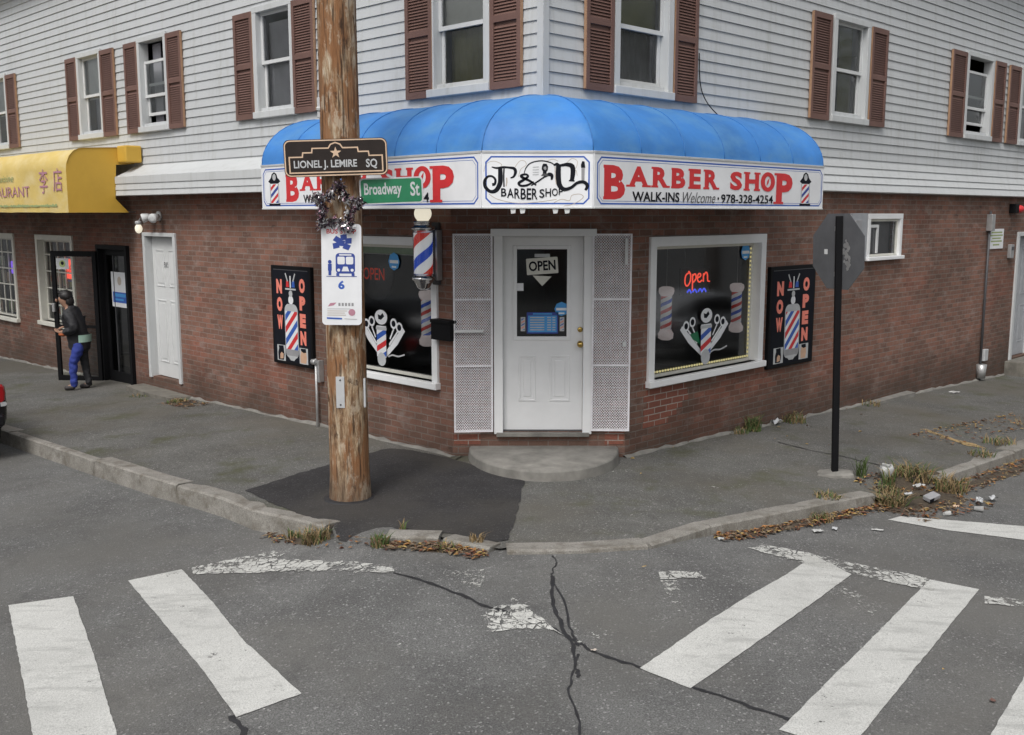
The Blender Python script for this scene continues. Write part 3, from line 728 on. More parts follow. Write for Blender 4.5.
upper_window(FL, *UP_L[4], [(-14.55, .42), (-13.16, .46)])
upper_window(FL, *UP_L[5], [(-17.3, .42), (-15.9, .42)])
upper_window(FR, *UP_R[0], [(.75, .41), (2.16, .41)])
upper_window(FR, *UP_R[1], [(5.04, .47), (6.61, .47)])
upper_window(FR, *UP_R[2], [(9.31, .54), (11.0, .46)])
upper_window(FR, *UP_R[3], [(11.68, .5), (13.4, .5)])
upper_window(FR, *UP_R[4], [(14.95, .5), (16.65, .5)])
# shop windows
def shop_window(fr, h, cas=.06, sill=.07, muntin=None, m='door_white', glass='glass_dark', rec=.11):
    x0, x1, z0, z1 = h; mb = MB()
    mb.box(x0 - cas, x0 + .03, -.03, rec + .03, z0, z1, m, .004); mb.box(x1 - .03, x1 + cas, -.03, rec + .03, z0, z1, m, .004)
    mb.box(x0 - cas, x1 + cas, -.032, rec + .03, z1 - .03, z1 + cas, m, .004); mb.box(x0 - cas - .02, x1 + cas + .02, -.075, rec + .03, z0 - sill, z0, m, .006)
    w_ = bpart(mb, 'shop_window', fr)
    mb = MB(); mb.face([(x0 + .03, rec, z0), (x1 - .03, rec, z0), (x1 - .03, rec, z1 - .03), (x0 + .03, rec, z1 - .03)], glass); mb.build('pane', w_)
    mb = MB(); f = .035
    mb.box(x0 + .03, x0 + .03 + f, rec - .02, rec + .02, z0, z1 - .03, 'cream'); mb.box(x1 - .03 - f, x1 - .03, rec - .02, rec + .02, z0, z1 - .03, 'cream')
    mb.box(x0 + .03 + f, x1 - .03 - f, rec - .02, rec + .02, z0, z0 + f, 'cream'); mb.box(x0 + .03 + f, x1 - .03 - f, rec - .02, rec + .02, z1 - .03 - f, z1 - .03, 'cream')
    mb.build('sash', w_)
    if muntin:
        mb = MB(); nx, nz = muntin
        for i in range(1, nx): x = x0 + (x1 - x0) * i / nx; mb.box(x - .012, x + .012, rec - .012, rec + .012, z0 + .035, z1 - .065, 'cream')
        for i in range(1, nz): z = z0 + (z1 - z0) * i / nz; mb.box(x0 + .065, x1 - .065, rec - .016, rec + .008, z - .012, z + .012, 'cream')
        mb.build('muntins', w_)
    return w_
shop_window(FL, HL['shop']); shop_window(FR, HR['shop'], .075)
shop_window(FL, HL['rw1'], .06, .07, (5, 5), 'cream', 'glass'); shop_window(FL, HL['rw2'], .06, .07, (5, 5), 'cream', 'glass')
x0, x1, z0, z1 = HR['small']
sw = shop_window(FR, HR['small'], .045, .05, rec=.03)
mb = MB(); xm = x0 + .3
mb.box(x0 + .07, x0 + .1, .0, .024, z0 + .05, z1 - .15, 'white'); mb.box(xm, xm + .04, .0, .024, z0 + .05, z1 - .15, 'white'); mb.box(x0 + .07, xm + .04, .0, .024, z1 - .15, z1 - .11, 'white'); mb.build('casement', sw)
mb = MB()
for i in range(9): z = z0 + .07 + i * .035; mb.box(x0 + .1, xm, .08, .09, z, z + .006, 'grey')
for i in range(4): x = x0 + .13 + i * .045; mb.box(x, x + .006, .078, .088, z0 + .05, z1 - .15, 'grey')
mb.build('window_grille', sw)
mb = MB(); mb.face([(xm + .06, .14, z0), (x1 - .03, .14, z0), (x1 - .03, .14, z1), (xm + .06, .14, z1)], 'blind_grey'); mb.build('blind', sw)
# doors
def panel_door(fr, h, name, y=.06, glass=None, panels=(), fm='trim', m='door_white', cas=.07, hood=0):
    x0, x1, z0, z1 = h; mb = MB()
    mb.box(x0 - cas, x0 + .02, -.03, .13, z0 - .02, z1, fm, .004); mb.box(x1 - .02, x1 + cas, -.03, .13, z0 - .02, z1, fm, .004)
    mb.box(x0 - cas - hood, x1 + cas + hood, -.03 - hood, .13, z1, z1 + cas, fm, .004)
    d = bpart(mb, name, fr)
    mb = MB(); xa, xb, za, zb = x0 + .022, x1 - .022, z0 + .012, z1 - .004
    if glass:
        g = glass
        mb.box(xa, g[0], y, y + .04, za, zb, m); mb.box(g[1], xb, y, y + .04, za, zb, m); mb.box(g[0], g[1], y, y + .04, za, g[2], m); mb.box(g[0], g[1], y, y + .04, g[3], zb, m)
        for a, b, c0, d0 in ((g[0] - .028, g[0] + .012, g[2] - .028, g[3] + .028), (g[1] - .012, g[1] + .028, g[2] - .028, g[3] + .028), (g[0] + .012, g[1] - .012, g[2] - .028, g[2] + .012), (g[0] + .012, g[1] - .012, g[3] - .012, g[3] + .028)):
            mb.box(a, b, y - .012, y + .003, c0, d0, m, .004)
    else: mb.box(xa, xb, y, y + .04, za, zb, m)
    for a, b, c0, d0 in panels:
        mb.prism([(a, c0), (b, c0), (b, d0), (a, d0)], y - .001, y + .002, m)
        for q in ((a, b, c0, c0 + .018), (a, b, d0 - .018, d0), (a, a + .018, c0 + .018, d0 - .018), (b - .018, b, c0 + .018, d0 - .018)): mb.box(q[0], q[1], y - .009, y + .001, q[2], q[3], m, .003)
        mb.box(a + .05, b - .05, y - .007, y + .001, c0 + .05, d0 - .05, m, .005)
    lf = mb.build('door_leaf', d)
    if glass:
        mb = MB(); mb.face([(g[0], y + .02, g[2]), (g[1], y + .02, g[2]), (g[1], y + .02, g[3]), (g[0], y + .02, g[3])], 'glass_dark'); mb.build('pane', d)
    return d
dr = panel_door(FC, HC['door'], 'shop_door', .06, (-.245, .3, 1.3, 2.235), [(-.215, -.035, .62, 1.11), (.115, .325, .62, 1.11)], 'door_white', 'door_white', .075, .03)
mb = MB(); mb.lathe([(.03, 0), (.03, .012), (.012, .016), (.012, .04), (.03, .05), (.034, .07), (.02, .085), (.004, .088)], 'brass', n=14)
mb.build('door_knob', dr, (.43, .06, 1.235), rot=(R(90), 0, 0))
mb = MB(); mb.lathe([(.028, 0), (.028, .012), (.02, .018), (.004, .019)], 'brass', n=14); mb.build('deadbolt', dr, (.43, .06, 1.385), rot=(R(90), 0, 0))
mb = MB(); mb.box(-.45, .53, -.06, .12, .255, .297, 'concrete', .006); mb.box(-.4, .48, .02, .06, .297, .312, 'darkgrey'); mb.build('door_sill', dr)
dl = panel_door(FL, HL['door'], 'side_door', .09, None, [(-8.1, -7.82, 1.5, 2.05), (-7.7, -7.42, 1.5, 2.05), (-8.1, -7.82, .35, 1.3), (-7.7, -7.42, .35, 1.3)], 'trim', 'white', .055)
mb = MB(); mb.y0 = .083; mb.atext('315', -7.83, -7.68, 1.79, 1.87, 'ink', .01); mb.build('house_number', dl)
mb = MB(); mb.lathe([(.03, 0), (.03, .01), (.013, .014), (.013, .035), (.03, .045), (.03, .065), (.006, .075)], 'galv', n=12); mb.build('door_knob', dl, (-7.4, .09, 1.12), rot=(R(90), 0, 0))
d2 = panel_door(FR, HR['door'], 'side_door', .1, None, [(12.65, 12.95, .2, .9), (13.08, 13.36, .2, .9), (12.65, 12.95, 1.1, 2.0), (13.08, 13.36, 1.1, 2.0)], 'trim', 'plywood', .075)
# restaurant entry: dark recess, sidelight and glazed leaf swung open
x0, x1, z0, z1 = HL['rest']; mb = MB()
mb.box(x0 - .01, x0 + .07, -.06, .14, z0 - .1, z1 + .05, 'black', .004); mb.box(x1 - .07, x1 + .01, -.06, .14, z0 - .1, z1 + .05, 'black', .004); mb.box(x0 - .01, x1 + .01, -.062, .14, z1, z1 + .07, 'black', .004)
mb.box(x0 + .07, x1 - .07, 1.2, 1.22, z0 - .1, z1 + .1, 'black'); mb.box(x0 - .02, x0, .14, 1.2, z0 - .1, z1 + .1, 'darkgrey'); mb.box(x1, x1 + .02, .14, 1.2, z0 - .1, z1 + .1, 'darkgrey'); mb.box(x0 - .02, x1 + .02, .14, 1.2, z1 + .02, z1 + .04, 'darkgrey')
mb.box(x0, x1, -.02, 1.2, z0 - .1, z0 + .06, 'concrete_dark')
re_ = bpart(mb, 'restaurant_entry', FL)
mb = MB(); mb.box(x0 + .07, x0 + .17, .03, .07, z0 + .06, z1, 'black'); mb.box(x1 - .15, x1 - .07, .03, .07, z0 + .06, z1, 'black'); mb.box(x0 + .17, x1 - .15, .03, .07, z0 + .06, z0 + .26, 'black'); mb.box(x0 + .17, x1 - .15, .03, .07, z1 - .1, z1, 'black'); mb.box(x0 + .4, x0 + .415, .034, .066, z0 + .26, z1 - .1, 'darkgrey'); mb.build('door_frame', re_)
mb = MB(); mb.face([(x0 + .17, .05, z0 + .26), (x1 - .15, .05, z0 + .26), (x1 - .15, .05, z1 - .1), (x0 + .17, .05, z1 - .1)], 'glass_dark'); mb.build('pane', re_)
hx, hy, _ = FL.p(x0 + .03, -.07, 0); LW, LZ0, LZ1 = .86, -.2, 1.98
mb = MB(); lf = .075
mb.box(-LW, -LW + lf, -.02, .02, LZ0, LZ1, 'black', .004); mb.box(-lf, 0, -.02, .02, LZ0, LZ1, 'black', .004); mb.box(-LW + lf, -lf, -.02, .02, LZ1 - .09, LZ1, 'black'); mb.box(-LW + lf, -lf, -.02, .02, LZ0, LZ0 + .12, 'black'); mb.box(-LW + lf, -lf, -.018, .018, .72, .77, 'black')
lfo = mb.build('door_leaf', re_); lfo.location = (x0 + .03, -.07, 0); lfo.rotation_euler = (0, 0, R(30))
mb = MB(); mb.face([(-LW + lf, 0, LZ0 + .12), (-lf, 0, LZ0 + .12), (-lf, 0, LZ1 - .09), (-LW + lf, 0, LZ1 - .09)], 'glass'); mb.build('pane', lfo)
mb = MB(); mb.box(-LW - .0, -LW + .05, -.06, -.02, .98, 1.12, 'galv', .004); mb.build('handle', lfo)
mb = MB(); mb.y0 = -.004; mb.arect(-LW + lf + .02, -LW + lf + .26, 1.68, 1.86, 'lightgrey'); mb.acirc(-LW + lf + .14, 1.77, .06, 'fgreen'); mb.acirc(-LW + lf + .14, 1.78, .03, 'ink'); mb.build('door_notice', lfo)
# steel mesh gates folded back beside the shop door
def mesh_gate(x0, x1, z0, z1, ang, side):
    mb = MB(); w = x1 - x0; h = z1 - z0; s = -1 if side < 0 else 1
    xa, xb = (-w, 0) if side < 0 else (0, w)
    f = .018
    mb.box(xa, xa + f, -.012, .012, 0, h, 'mesh_white'); mb.box(xb - f, xb, -.012, .012, 0, h, 'mesh_white')
    for z in (0, h * .335, h * .67, h - f): mb.box(xa + f, xb - f, -.012, .012, z, z + f, 'mesh_white')
    g = bpart(mb, 'security_gate', FC, x1 if side < 0 else x0, -.045, z0); g.rotation_euler = (0, 0, ang)
    mb = MB(); k = mb.mi('mesh_white'); p = .027; q = .0145; t = .006; nx = int(w / p); 
    px = (w - 2 * f) / nx; nz = int((h - 2 * f) / q / 2)
    pz = (h - 2 * f) / nz
    for i in range(nx):
        for j in range(nz):
            x = xa + f + i * px; z = f + j * pz
            for a, b in (((0, .5), (.5, 1)), ((.5, 1), (1, .5)), ((1, .5), (.5, 0)), ((.5, 0), (0, .5))):
                ax, az, bx, bz = x + a[0] * px, z + a[1] * pz, x + b[0] * px, z + b[1] * pz
                d = Vector((bx - ax, bz - az)).normalized(); nn = Vector((-d.y, d.x)) * t / 2
                mb.face([(ax - nn.x, .001, az - nn.y), (bx - nn.x, .001, bz - nn.y), (bx + nn.x, -.001, bz + nn.y), (ax + nn.x, -.001, az + nn.y)], 'mesh_white')
    mb.build('steel_mesh', g)
    return g
ga = mesh_gate(-.895, -.485, .31, 2.385, R(5), -1); gb = mesh_gate(.545, .95, .32, 2.385, R(-2), 1)
mb = MB(); mb.box(.33, .36, -.04, -.01, 1.75, 2.02, 'white', .004); mb.build('gate_latch', gb); mb = MB(); mb.box(.32, .36, -.03, 0, .9, .95, 'white', .004); mb.build('gate_lock', gb)
mb = MB(); mb.box(-.4, -.1, -.06, -.025, 1.06, 1.09, 'white', .005); mb.build('gate_bolt', ga)

# ------------------------------------------------------------------ barber shop awning
AW = thing('barber_awning', 'blue rounded fabric awning over the shop corner with three white barber shop sign panels', 'awning', (CX, CY, 0))
OFF = .86; ZB, ZT = 2.645, 3.1; RISE = .55
def apart(mb, name, smooth=False, parent=AW): return mb.build(name, parent, (0, 0, 0), 0, smooth)
def rel(p): return (p[0] - CX, p[1] - CY)
JL, JR = (-.255, 8.79), (.687, 8.79)            # joints of the three fronts
EL_in, EL_out = FL.p(-3.47, -.03), FL.p(-3.47, -OFF); ER_in, ER_out = FR.p(3.69, -.03), FR.p(3.69, -OFF)
corner = FC.p(0, -.05 - (CHY - CY)); 
def canopy():
    mb = MB(); k = mb.mi('blue'); NP = 10
    def strip(i0, o0, i1, o1, n, sagstep):
        rows = []
        for i in range(n + 1):
            t = i / n; a = Vector(i0[:2]).lerp(Vector(i1[:2]), t); b = Vector(o0[:2]).lerp(Vector(o1[:2]), t); row = []
            ph = (t * sagstep) % 1.0; sag = .012 * math.sin(math.pi * ph) if sagstep else 0
            for j in range(NP + 1):
                f = j / NP * math.pi / 2; r = 1 - sag * math.sin(f * 2) - random.uniform(0, .004)
                p = a.lerp(b, math.sin(f) * (r if 0 < j < NP else 1)); z = ZT + .01 + RISE * math.cos(f) * (r if 0 < j < NP else 1)
                row.append(mb.bm.verts.new((p.x - CX, p.y - CY, z)))
            rows.append(row)
        for a, b in zip(rows, rows[1:]):
            for j in range(NP):
                f = mb.bm.faces.new((a[j], a[j + 1], b[j + 1], b[j])); f.smooth = True
    strip(EL_in, EL_out, corner, JL, 48, 6); strip(corner, JL, corner, JR, 10, 0); strip(corner, JR, ER_in, ER_out, 48, 6)
    bmesh.ops.remove_doubles(mb.bm, verts=mb.bm.verts, dist=.002)
    return apart(mb, 'canopy')
canopy()
mb = MB()
for i0, o0, i1, o1, n_ in ((EL_in, EL_out, corner, JL, 6), (corner, JR, ER_in, ER_out, 6)):
    for i in range(n_ + 1):
        t_ = i / n_; a = Vector(i0[:2]).lerp(Vector(i1[:2]), t_); b = Vector(o0[:2]).lerp(Vector(o1[:2]), t_); P = []
        for j in range(13):
            f = j / 12 * math.pi / 2; p = a.lerp(b, math.sin(f)); P.append((p.x - CX, p.y - CY, ZT + .011 + RISE * math.cos(f)))
        mb.tube(P, .0045, 'blue_seam', 5)
apart(mb, 'canopy_seams')
for ein, eout in ((EL_in, EL_out), (ER_in, ER_out)):
    mb = MB(); pts = []
    for j in range(11):
        f = j / 10 * math.pi / 2; p = Vector(ein[:2]).lerp(Vector(eout[:2]), math.sin(f)); pts.append((p.x - CX, p.y - CY, ZT + .01 + RISE * math.cos(f)))
    pi, po = rel(ein), rel(eout); pts += [(po[0], po[1], ZB), (pi[0], pi[1], ZB)]
    mb.face(pts, 'blue'); apart(mb, 'awning_end')
mb = MB()
for a, b in ((EL_out, JL), (JL, JR), (JR, ER_out), (EL_in, EL_out), (ER_in, ER_out)):
    a, b = rel(a), rel(b); mb.tube([(a[0] * .99, a[1] * .99, ZB + .03), (b[0] * .99, b[1] * .99, ZB + .03)], .014, 'galv', 6)
for fr, xs in ((FL, (-1.2, -2.3)), (FR, (1.2, 2.4))):
    for x in xs: a, b = rel(fr.p(x, 0)), rel(fr.p(x, -OFF + .03)); mb.tube([(a[0], a[1], ZB + .03), (b[0], b[1], ZB + .03)], .012, 'galv', 6)
apart(mb, 'awning_frame')
def sign_panel(A, B):
    A, B = Vector(A[:2]), Vector(B[:2]); d = B - A; L = d.length; rz = math.atan2(d.y, d.x)
    mb = MB(); mb.box(0, L, -.012, .012, ZB, ZT, 'sign_white', .003)
    mb.box(0, L, -.018, .014, ZT - .004, ZT + .018, 'lightgrey', .003)
    mb.box(0, L, -.018, .014, ZB - .012, ZB + .003, 'white', .003)
    o = mb.build('sign_panel', AW, (A.x - CX, A.y - CY, 0), rz); return o, L
def octo(x0, x1, z0, z1, c): return [(x0 + c, z0), (x1 - c, z0), (x1, z0 + c), (x1, z1 - c), (x1 - c, z1), (x0 + c, z1), (x0, z1 - c), (x0, z0 + c)]
def pole_icon(mb, xc, z0, z1):
    w = .1; h = z1 - z0
    mb.apoly([(xc - .13, z1 - .1), (xc - .07, z1 - .06), (xc - .05, z1 - .02), (xc, z1), (xc + .05, z1 - .02), (xc + .07, z1 - .06), (xc + .13, z1 - .1), (xc + .08, z1 - .125), (xc - .08, z1 - .125)], 'ink')
    mb.acirc(xc, z1 - .055, .036, 'lightgrey'); mb.arect(xc - w, xc + w, z0 + .025, z1 - .125, 'lightgrey'); mb.arect(xc - w * .78, xc + w * .78, z0 + .025, z1 - .125, 'sign_white')
    stripes(mb, xc - w * .78, xc + w * .78, z0 + .03, z1 - .13, .075, .62, ('red', 'navy'), .52); mb.arect(xc - w - .02, xc + w + .02, z0, z0 + .025, 'ink')
SER = {'B': [(0, .38, 0, .09), (0, .38, .91, 1)], 'R': [(-.06, .36, 0, .1), (-.06, .3, .9, 1), (.66, 1.06, 0, .1)], 'A': [(-.08, .34, 0, .1), (.66, 1.08, 0, .1)], 'E': [(-.06, .3, 0, .1), (-.06, .3, .9, 1)],
       'H': [(-.06, .36, 0, .1), (-.06, .36, .9, 1), (.64, 1.06, 0, .1), (.64, 1.06, .9, 1)], 'P': [(-.1, .46, 0, .07), (-.1, .3, .93, 1)], 'S': [], 'O': []}
def slab(mb, ch, x0, x1, z0, z1, m='red'):
    w, h = x1 - x0, z1 - z0
    if ch == 'O':
        n = 28; y = mb.y(); k = mb.mi(m); xc, zc = (x0 + x1) / 2, (z0 + z1) / 2
        ring = [[mb.bm.verts.new((xc + w / 2 * r * math.cos(2 * math.pi * i / n), y, zc + h / 2 * q * math.sin(2 * math.pi * i / n))) for i in range(n)] for r, q in ((1, 1), (.42, .58))]
        for i in range(n): mb.bm.faces.new((ring[0][i], ring[0][(i + 1) % n], ring[1][(i + 1) % n], ring[1][i])).material_index = k
        mb.apoly([(xc - .05 * w, zc + .05 * h), (xc + .1 * w, zc + .22 * h), (xc + .05 * w, zc - .05 * h), (xc - .1 * w, zc - .22 * h)], m); return
    mb.atext(ch, x0 + w * .03, x1 - w * .03, z0, z1, m, .045)
    for a, b, c, d in SER.get(ch, []): mb.arect(x0 + a * w, x0 + b * w, z0 + c * h, z0 + d * h, m)
def long_sign(A, B, mirror):
    """the two long panels carry the same artwork; u0 is where it starts on the panel"""
    o, L = sign_panel(A, B); u = 0
    bd = MB(); bd.y0 = -.0125
    q = octo(.045, L - .04, ZB + .03, ZT - .035, .05); bd.aline(q, .014, 'midblue', True)
    q = octo(.068, L - .063, ZB + .053, ZT - .058, .045); bd.aline(q, .004, 'midblue', True)
    bd.build('border', o)
    mb = MB(); mb.y0 = -.0125
    Z = lambda v: v
    letters = [('B', -.177, .135, 2.712, 3.005), ('A', .165, .475, 2.825, 3.005), ('R', .52, .775, 2.825, 3.008), ('B', .811, 1.045, 2.822, 3.008), ('E', 1.097, 1.30, 2.822, 3.008), ('R', 1.352, 1.6, 2.822, 3.008),
               ('S', 1.8, 2.035, 2.822, 3.003), ('H', 2.075, 2.36, 2.82, 3.006), ('O', 2.385, 2.67, 2.815, 3.015), ('P', 2.69, 3.05, 2.69, 3.01)]
    def g(x): return x + .3 if not mirror else (.52 + (x + .177) * .886)
    for c, a, b, z0, z1 in letters: slab(mb, c, g(a), g(b), z0, z1)
    mb.atext('WALK-INS', g(.226), g(.945), 2.697, 2.785, 'ink', .022)
    mb.atext('Welcome', g(1.0), g(1.55), 2.69, 2.79, 'darkgrey', -.004, .35)
    mb.acirc(g(1.6), 2.735, .014, 'ink'); mb.atext('978-328-4254', g(1.65), g(2.64), 2.692, 2.778, 'ink', .015)
    mb.build('lettering', o)
    em = MB(); em.y0 = -.0125
    pole_icon(em, g(3.33) if not mirror else .28, 2.672, 3.035); em.build('emblem', o)
long_sign(JR, ER_out, False); long_sign(EL_out, JL, True)
def centre_sign():
    o, L = sign_panel(JL, JR)
    bd = MB(); bd.y0 = -.0125; bd.aline(octo(.035, L - .035, ZB + .03, ZT - .035, .045), .013, 'midblue', True); bd.build('border', o)
    mb = MB(); mb.y0 = -.0125
    m = lambda P: [(L / 2 + (x - 530) / 870 * L, ZB + (490 - y) / 415 * (ZT - ZB)) for x, y in P]
    pw = L / 870
    for P, w in (([(110, 220), (130, 160), (190, 140), (250, 165), (230, 190)], 4), ([(350, 190), (390, 140), (430, 140), (440, 170), (400, 200), (380, 260)], 4), ([(150, 390), (220, 430), (360, 458), (520, 452), (680, 430)], 5), ([(660, 455), (720, 430), (780, 440), (800, 400), (860, 390), (890, 410), (860, 440), (800, 470), (740, 480)], 5), ([(760, 150), (800, 120), (840, 140), (830, 190), (800, 200)], 4), ([(600, 140), (650, 125), (690, 140)], 4), ([(840, 250), (830, 210), (810, 240)], 4)):
        mb.aline(m(smooth_pts(P)), w * pw, 'tan')
    T = lambda P, ws, mt='ink': mb.aline(m(smooth_pts(P, 5)), [a * pw * 1.25 for a in sum(([ws[i] + (ws[i + 1] - ws[i]) * j / 5 for j in range(5)] for i in range(len(ws) - 1)), []) + [ws[-1]]], mt)
    # P
    T([(172, 183), (210, 192), (260, 186), (310, 188)], [6, 12, 14, 12]); T([(300, 188), (345, 195), (358, 220), (345, 255), (318, 268)], [12, 18, 20, 14, 6])
    T([(238, 190), (240, 250), (236, 310), (205, 362), (160, 370), (122, 335), (118, 290), (140, 258), (175, 255), (200, 280), (196, 312), (175, 318)], [26, 30, 30, 26, 20, 22, 20, 14, 12, 14, 16, 20])
    T([(268, 195), (266, 260), (268, 335)], [9, 9, 9]); T([(288, 265), (290, 300), (284, 330)], [8, 8, 6], 'tan')
    # ampersand and razor
    T([(520, 322), (470, 290), (410, 262), (405, 246), (440, 240), (455, 255), (425, 280), (385, 305), (400, 326), (450, 322), (500, 295)], [10, 14, 18, 14, 12, 14, 16, 18, 14, 14, 8])
    T([(480, 325), (530, 295), (580, 262), (620, 240), (642, 250), (640, 282)], [7, 10, 10, 22, 22, 10])
    T([(425, 235), (440, 190), (480, 152), (560, 137), (630, 150), (668, 172)], [4, 6, 7, 7, 7, 6])
    # barber's bust: hair, beard, shoulders
    mb.apoly(m([(565, 175), (575, 158), (600, 160), (612, 180), (610, 205), (600, 222), (602, 245), (570, 245), (572, 218), (562, 200)]), 'ink'); mb.apoly(m([(578, 183), (596, 180), (600, 200), (590, 208), (578, 200)]), 'grey'); mb.apoly(m([(555, 250), (575, 232), (605, 235), (622, 255)]), 'darkgrey')
    for yy in (185, 205, 225, 242): mb.aline(m([(492, yy), (540, yy - 2)]), 5 * pw, 'lightgrey')
    # D drawn as an old-style capital with a long tail
    T([(655, 172), (680, 162), (705, 172), (760, 165), (800, 180), (806, 230), (798, 285)], [8, 18, 14, 22, 30, 30, 24]); T([(775, 288), (800, 286), (820, 290)], [6, 12, 6])
    T([(694, 172), (692, 240), (700, 315), (735, 352), (790, 342), (840, 305), (890, 298), (920, 325), (905, 360)], [30, 32, 32, 24, 18, 18, 20, 22, 14]); mb.aline(m([(666, 180), (668, 260), (676, 315)]), 6 * pw, 'tan')
    # clipper
    mb.apoly(m([(872, 190), (898, 190), (896, 285), (874, 285)]), 'grey'); mb.apoly(m([(868, 168), (878, 140), (896, 142), (902, 190), (870, 190)]), 'ink')
    x = 245
    for ch, w, h, dy in (('B', 42, 62, 0), ('A', 52, 72, 6), ('R', 44, 78, 12), ('B', 42, 84, 18), ('E', 36, 86, 20), ('R', 44, 84, 18)):
        (a, z1), (b, z0) = m([(x, 346), (x + w, 346 + h)]); mb.atext(ch, a, b, z0, z1, 'ink', .016); x += w + 5
    x = 545
    for ch, w, h, dy in (('S', 40, 72, 0), ('H', 44, 64, 0), ('O', 46, 58, 0), ('P', 34, 50, 0)):
        (a, z1), (b, z0) = m([(x, 346 if ch != 'S' else 352), (x + w, 346 + h)]); mb.atext(ch, a, b, z0, z1, 'ink', .012); x += w + 7
    mb.build('lettering', o)
    for x in (.24, .32, .6, .7):
        mb = MB(); mb.prism([(x, ZB - .012), (x + .05, ZB - .012), (x + .042, ZB - .05), (x + .008, ZB - .055)], -.006, .006, 'white'); mb.build('panel_clip', o)
centre_sign()

# ------------------------------------------------------------------ yellow restaurant awning
YA = thing('restaurant_awning', 'faded yellow box awning with rounded top lettered for a restaurant, over two grid windows', 'awning', FL.p(-8.42, 0, 0), FL.rz)
yo = 1.04; Lg = 9.3; zb, zt = 2.6, 3.56
prof = [(-yo, zb), (-yo, 3.22)] + [(-yo + .26 * (1 - math.cos(a)), 3.22 + .3 * math.sin(a)) for a in (R(15), R(35), R(55), R(75), R(90))] + [(-.4, 3.54), (0.0, 3.56)]
mb = MB(); k = mb.mi('yellow_pale'); rows = []
for i in range(25):
    x = -Lg * i / 24; rows.append([mb.bm.verts.new((x, y + random.uniform(-.006, .006) * (0 < i < 24), z + random.uniform(-.006, .006) * (0 < i < 24))) for y, z in prof])
for a, b in zip(rows, rows[1:]):
    for j in range(len(prof) - 1): mb.bm.faces.new((a[j], b[j], b[j + 1], a[j + 1])).smooth = True
mb.build('canopy', YA)
mb = MB(); pts = [(0, y, z) for y, z in prof] + [(.0, -.0, 3.32), (0, -.3, 3.3), (0, -.335, 2.8), (0, -.14, zb)]
mb.face(pts, 'yellow')
for (y0, z0), (y1, z1) in zip(prof[2:], prof[3:]): mb.face([(0, y0, z0), (.012, y0, z0 + .01), (.012, y1, z1 + .01), (0, y1, z1)], 'yellow')
mb.build('awning_end', YA)
mb = MB(); mb.box(.002, .3, -.28, -.03, 3.33, 3.575, 'yellow', .02); mb.build('awning_return', YA)
mb = MB(); mb.tube([(-.02, -yo + .02, zb + .01), (-Lg, -yo + .02, zb + .01)], .014, 'galv', 6); mb.tube([(-.02, -yo + .02, zb + .01), (-.02, -.03, zb + .01)], .014, 'galv', 6); mb.build('awning_frame', YA)
mb = MB(); mb.y0 = -yo - .012
mb.atext('RESTAURANT', -3.6, -1.42, 2.84, 3.0, 'purple', .0); mb.atext('Cuisine', -2.85, -2.05, 3.08, 3.19, 'fgreen', .0, .3); mb.build('lettering', YA); mb = MB(); mb.y0 = -yo - .012
mb.atext('李', -1.0, -.68, 2.88, 3.24, 'purple', .0); mb.atext('店', -.47, -.14, 2.9, 3.24, 'purple', .0)
mb.build('lettering', YA)
mb = MB(); mb.y0 = -yo - .012; random.seed(14); mb.aline([(-2.75 + i * .03, 2.7 + random.uniform(-.006, .006)) for i in range(80)], [random.uniform(.012, .05) for _ in range(80)], 'fgreen'); mb.build('small_print', YA)

# ------------------------------------------------------------------ utility pole and what hangs on it
PX, PY = -1.475, 9.03; pz = zs(PX, PY)
UP = thing('utility_pole', 'thick weathered wooden utility pole with peeling brown surface rising from the dark asphalt patch', 'pole', (PX, PY, pz))
mb = MB(); k = mb.mi('wood'); n = 48; rows = []
random.seed(3); ridg = [random.uniform(-1, 1) for _ in range(n)]
for j in range(130):
    z = -.3 + j * .075; r = .178 - .003 * z + (.012 * max(0, 1 - z / .25) if z > 0 else .012)
    lean = -.004 * z
    if j % 4 == 0: ridg = [.75 * a + .25 * random.uniform(-1, 1) for a in ridg]
    rows.append([mb.bm.verts.new(((r + .004 * ridg[i] + .0025 * math.sin(i * 1.9 + z * .7)) * math.cos(2 * math.pi * i / n) + lean, (r + .004 * ridg[i]) * math.sin(2 * math.pi * i / n), z)) for i in range(n)])
for a, b in zip(rows, rows[1:]):
    for i in range(n): mb.bm.faces.new((a[i], a[(i + 1) % n], b[(i + 1) % n], b[i])).smooth = True
mb.bm.faces.new(rows[-1]); mb.build('pole_shaft', UP)
mb = MB(); mb.box(-.075, .0, -.192, -.184, .87, 1.15, 'lightgrey', .003); 
for z in (.9, 1.12): mb.ball((-.037, -.193, z), .008, 'darkgrey', u=8, v=6)
mb.build('number_plate', UP, (-.0, .012, 0))
mb = MB(); mb.box(.155, .172, -.1, -.06, .86, 1.12, 'lightgrey', .003); mb.build('metal_strip', UP)
mb = MB(); mb.box(-.195, -.168, -.06, -.02, 3.38, 3.55, 'lightgrey', .004); mb.box(-.2, -.165, -.07, -.01, 3.44, 3.47, 'galv', .004); mb.build('bracket', UP)
# soil ring where the asphalt has pulled away
mb = MB(); mb.lathe([(.17, .02), (.215, .014), (.24, .004), (.25, -.02)], 'tar', n=24, cap=False); mb.build('asphalt_collar', UP)
def rrect(x0, x1, z0, z1, r, n=5):
    P = []
    for cx_, cz_, a0 in ((x1 - r, z0 + r, -90), (x1 - r, z1 - r, 0), (x0 + r, z1 - r, 90), (x0 + r, z0 + r, 180)):
        P += [(cx_ + r * math.cos(R(a0 + 90 * i / n)), cz_ + r * math.sin(R(a0 + 90 * i / n))) for i in range(n + 1)]
    return P
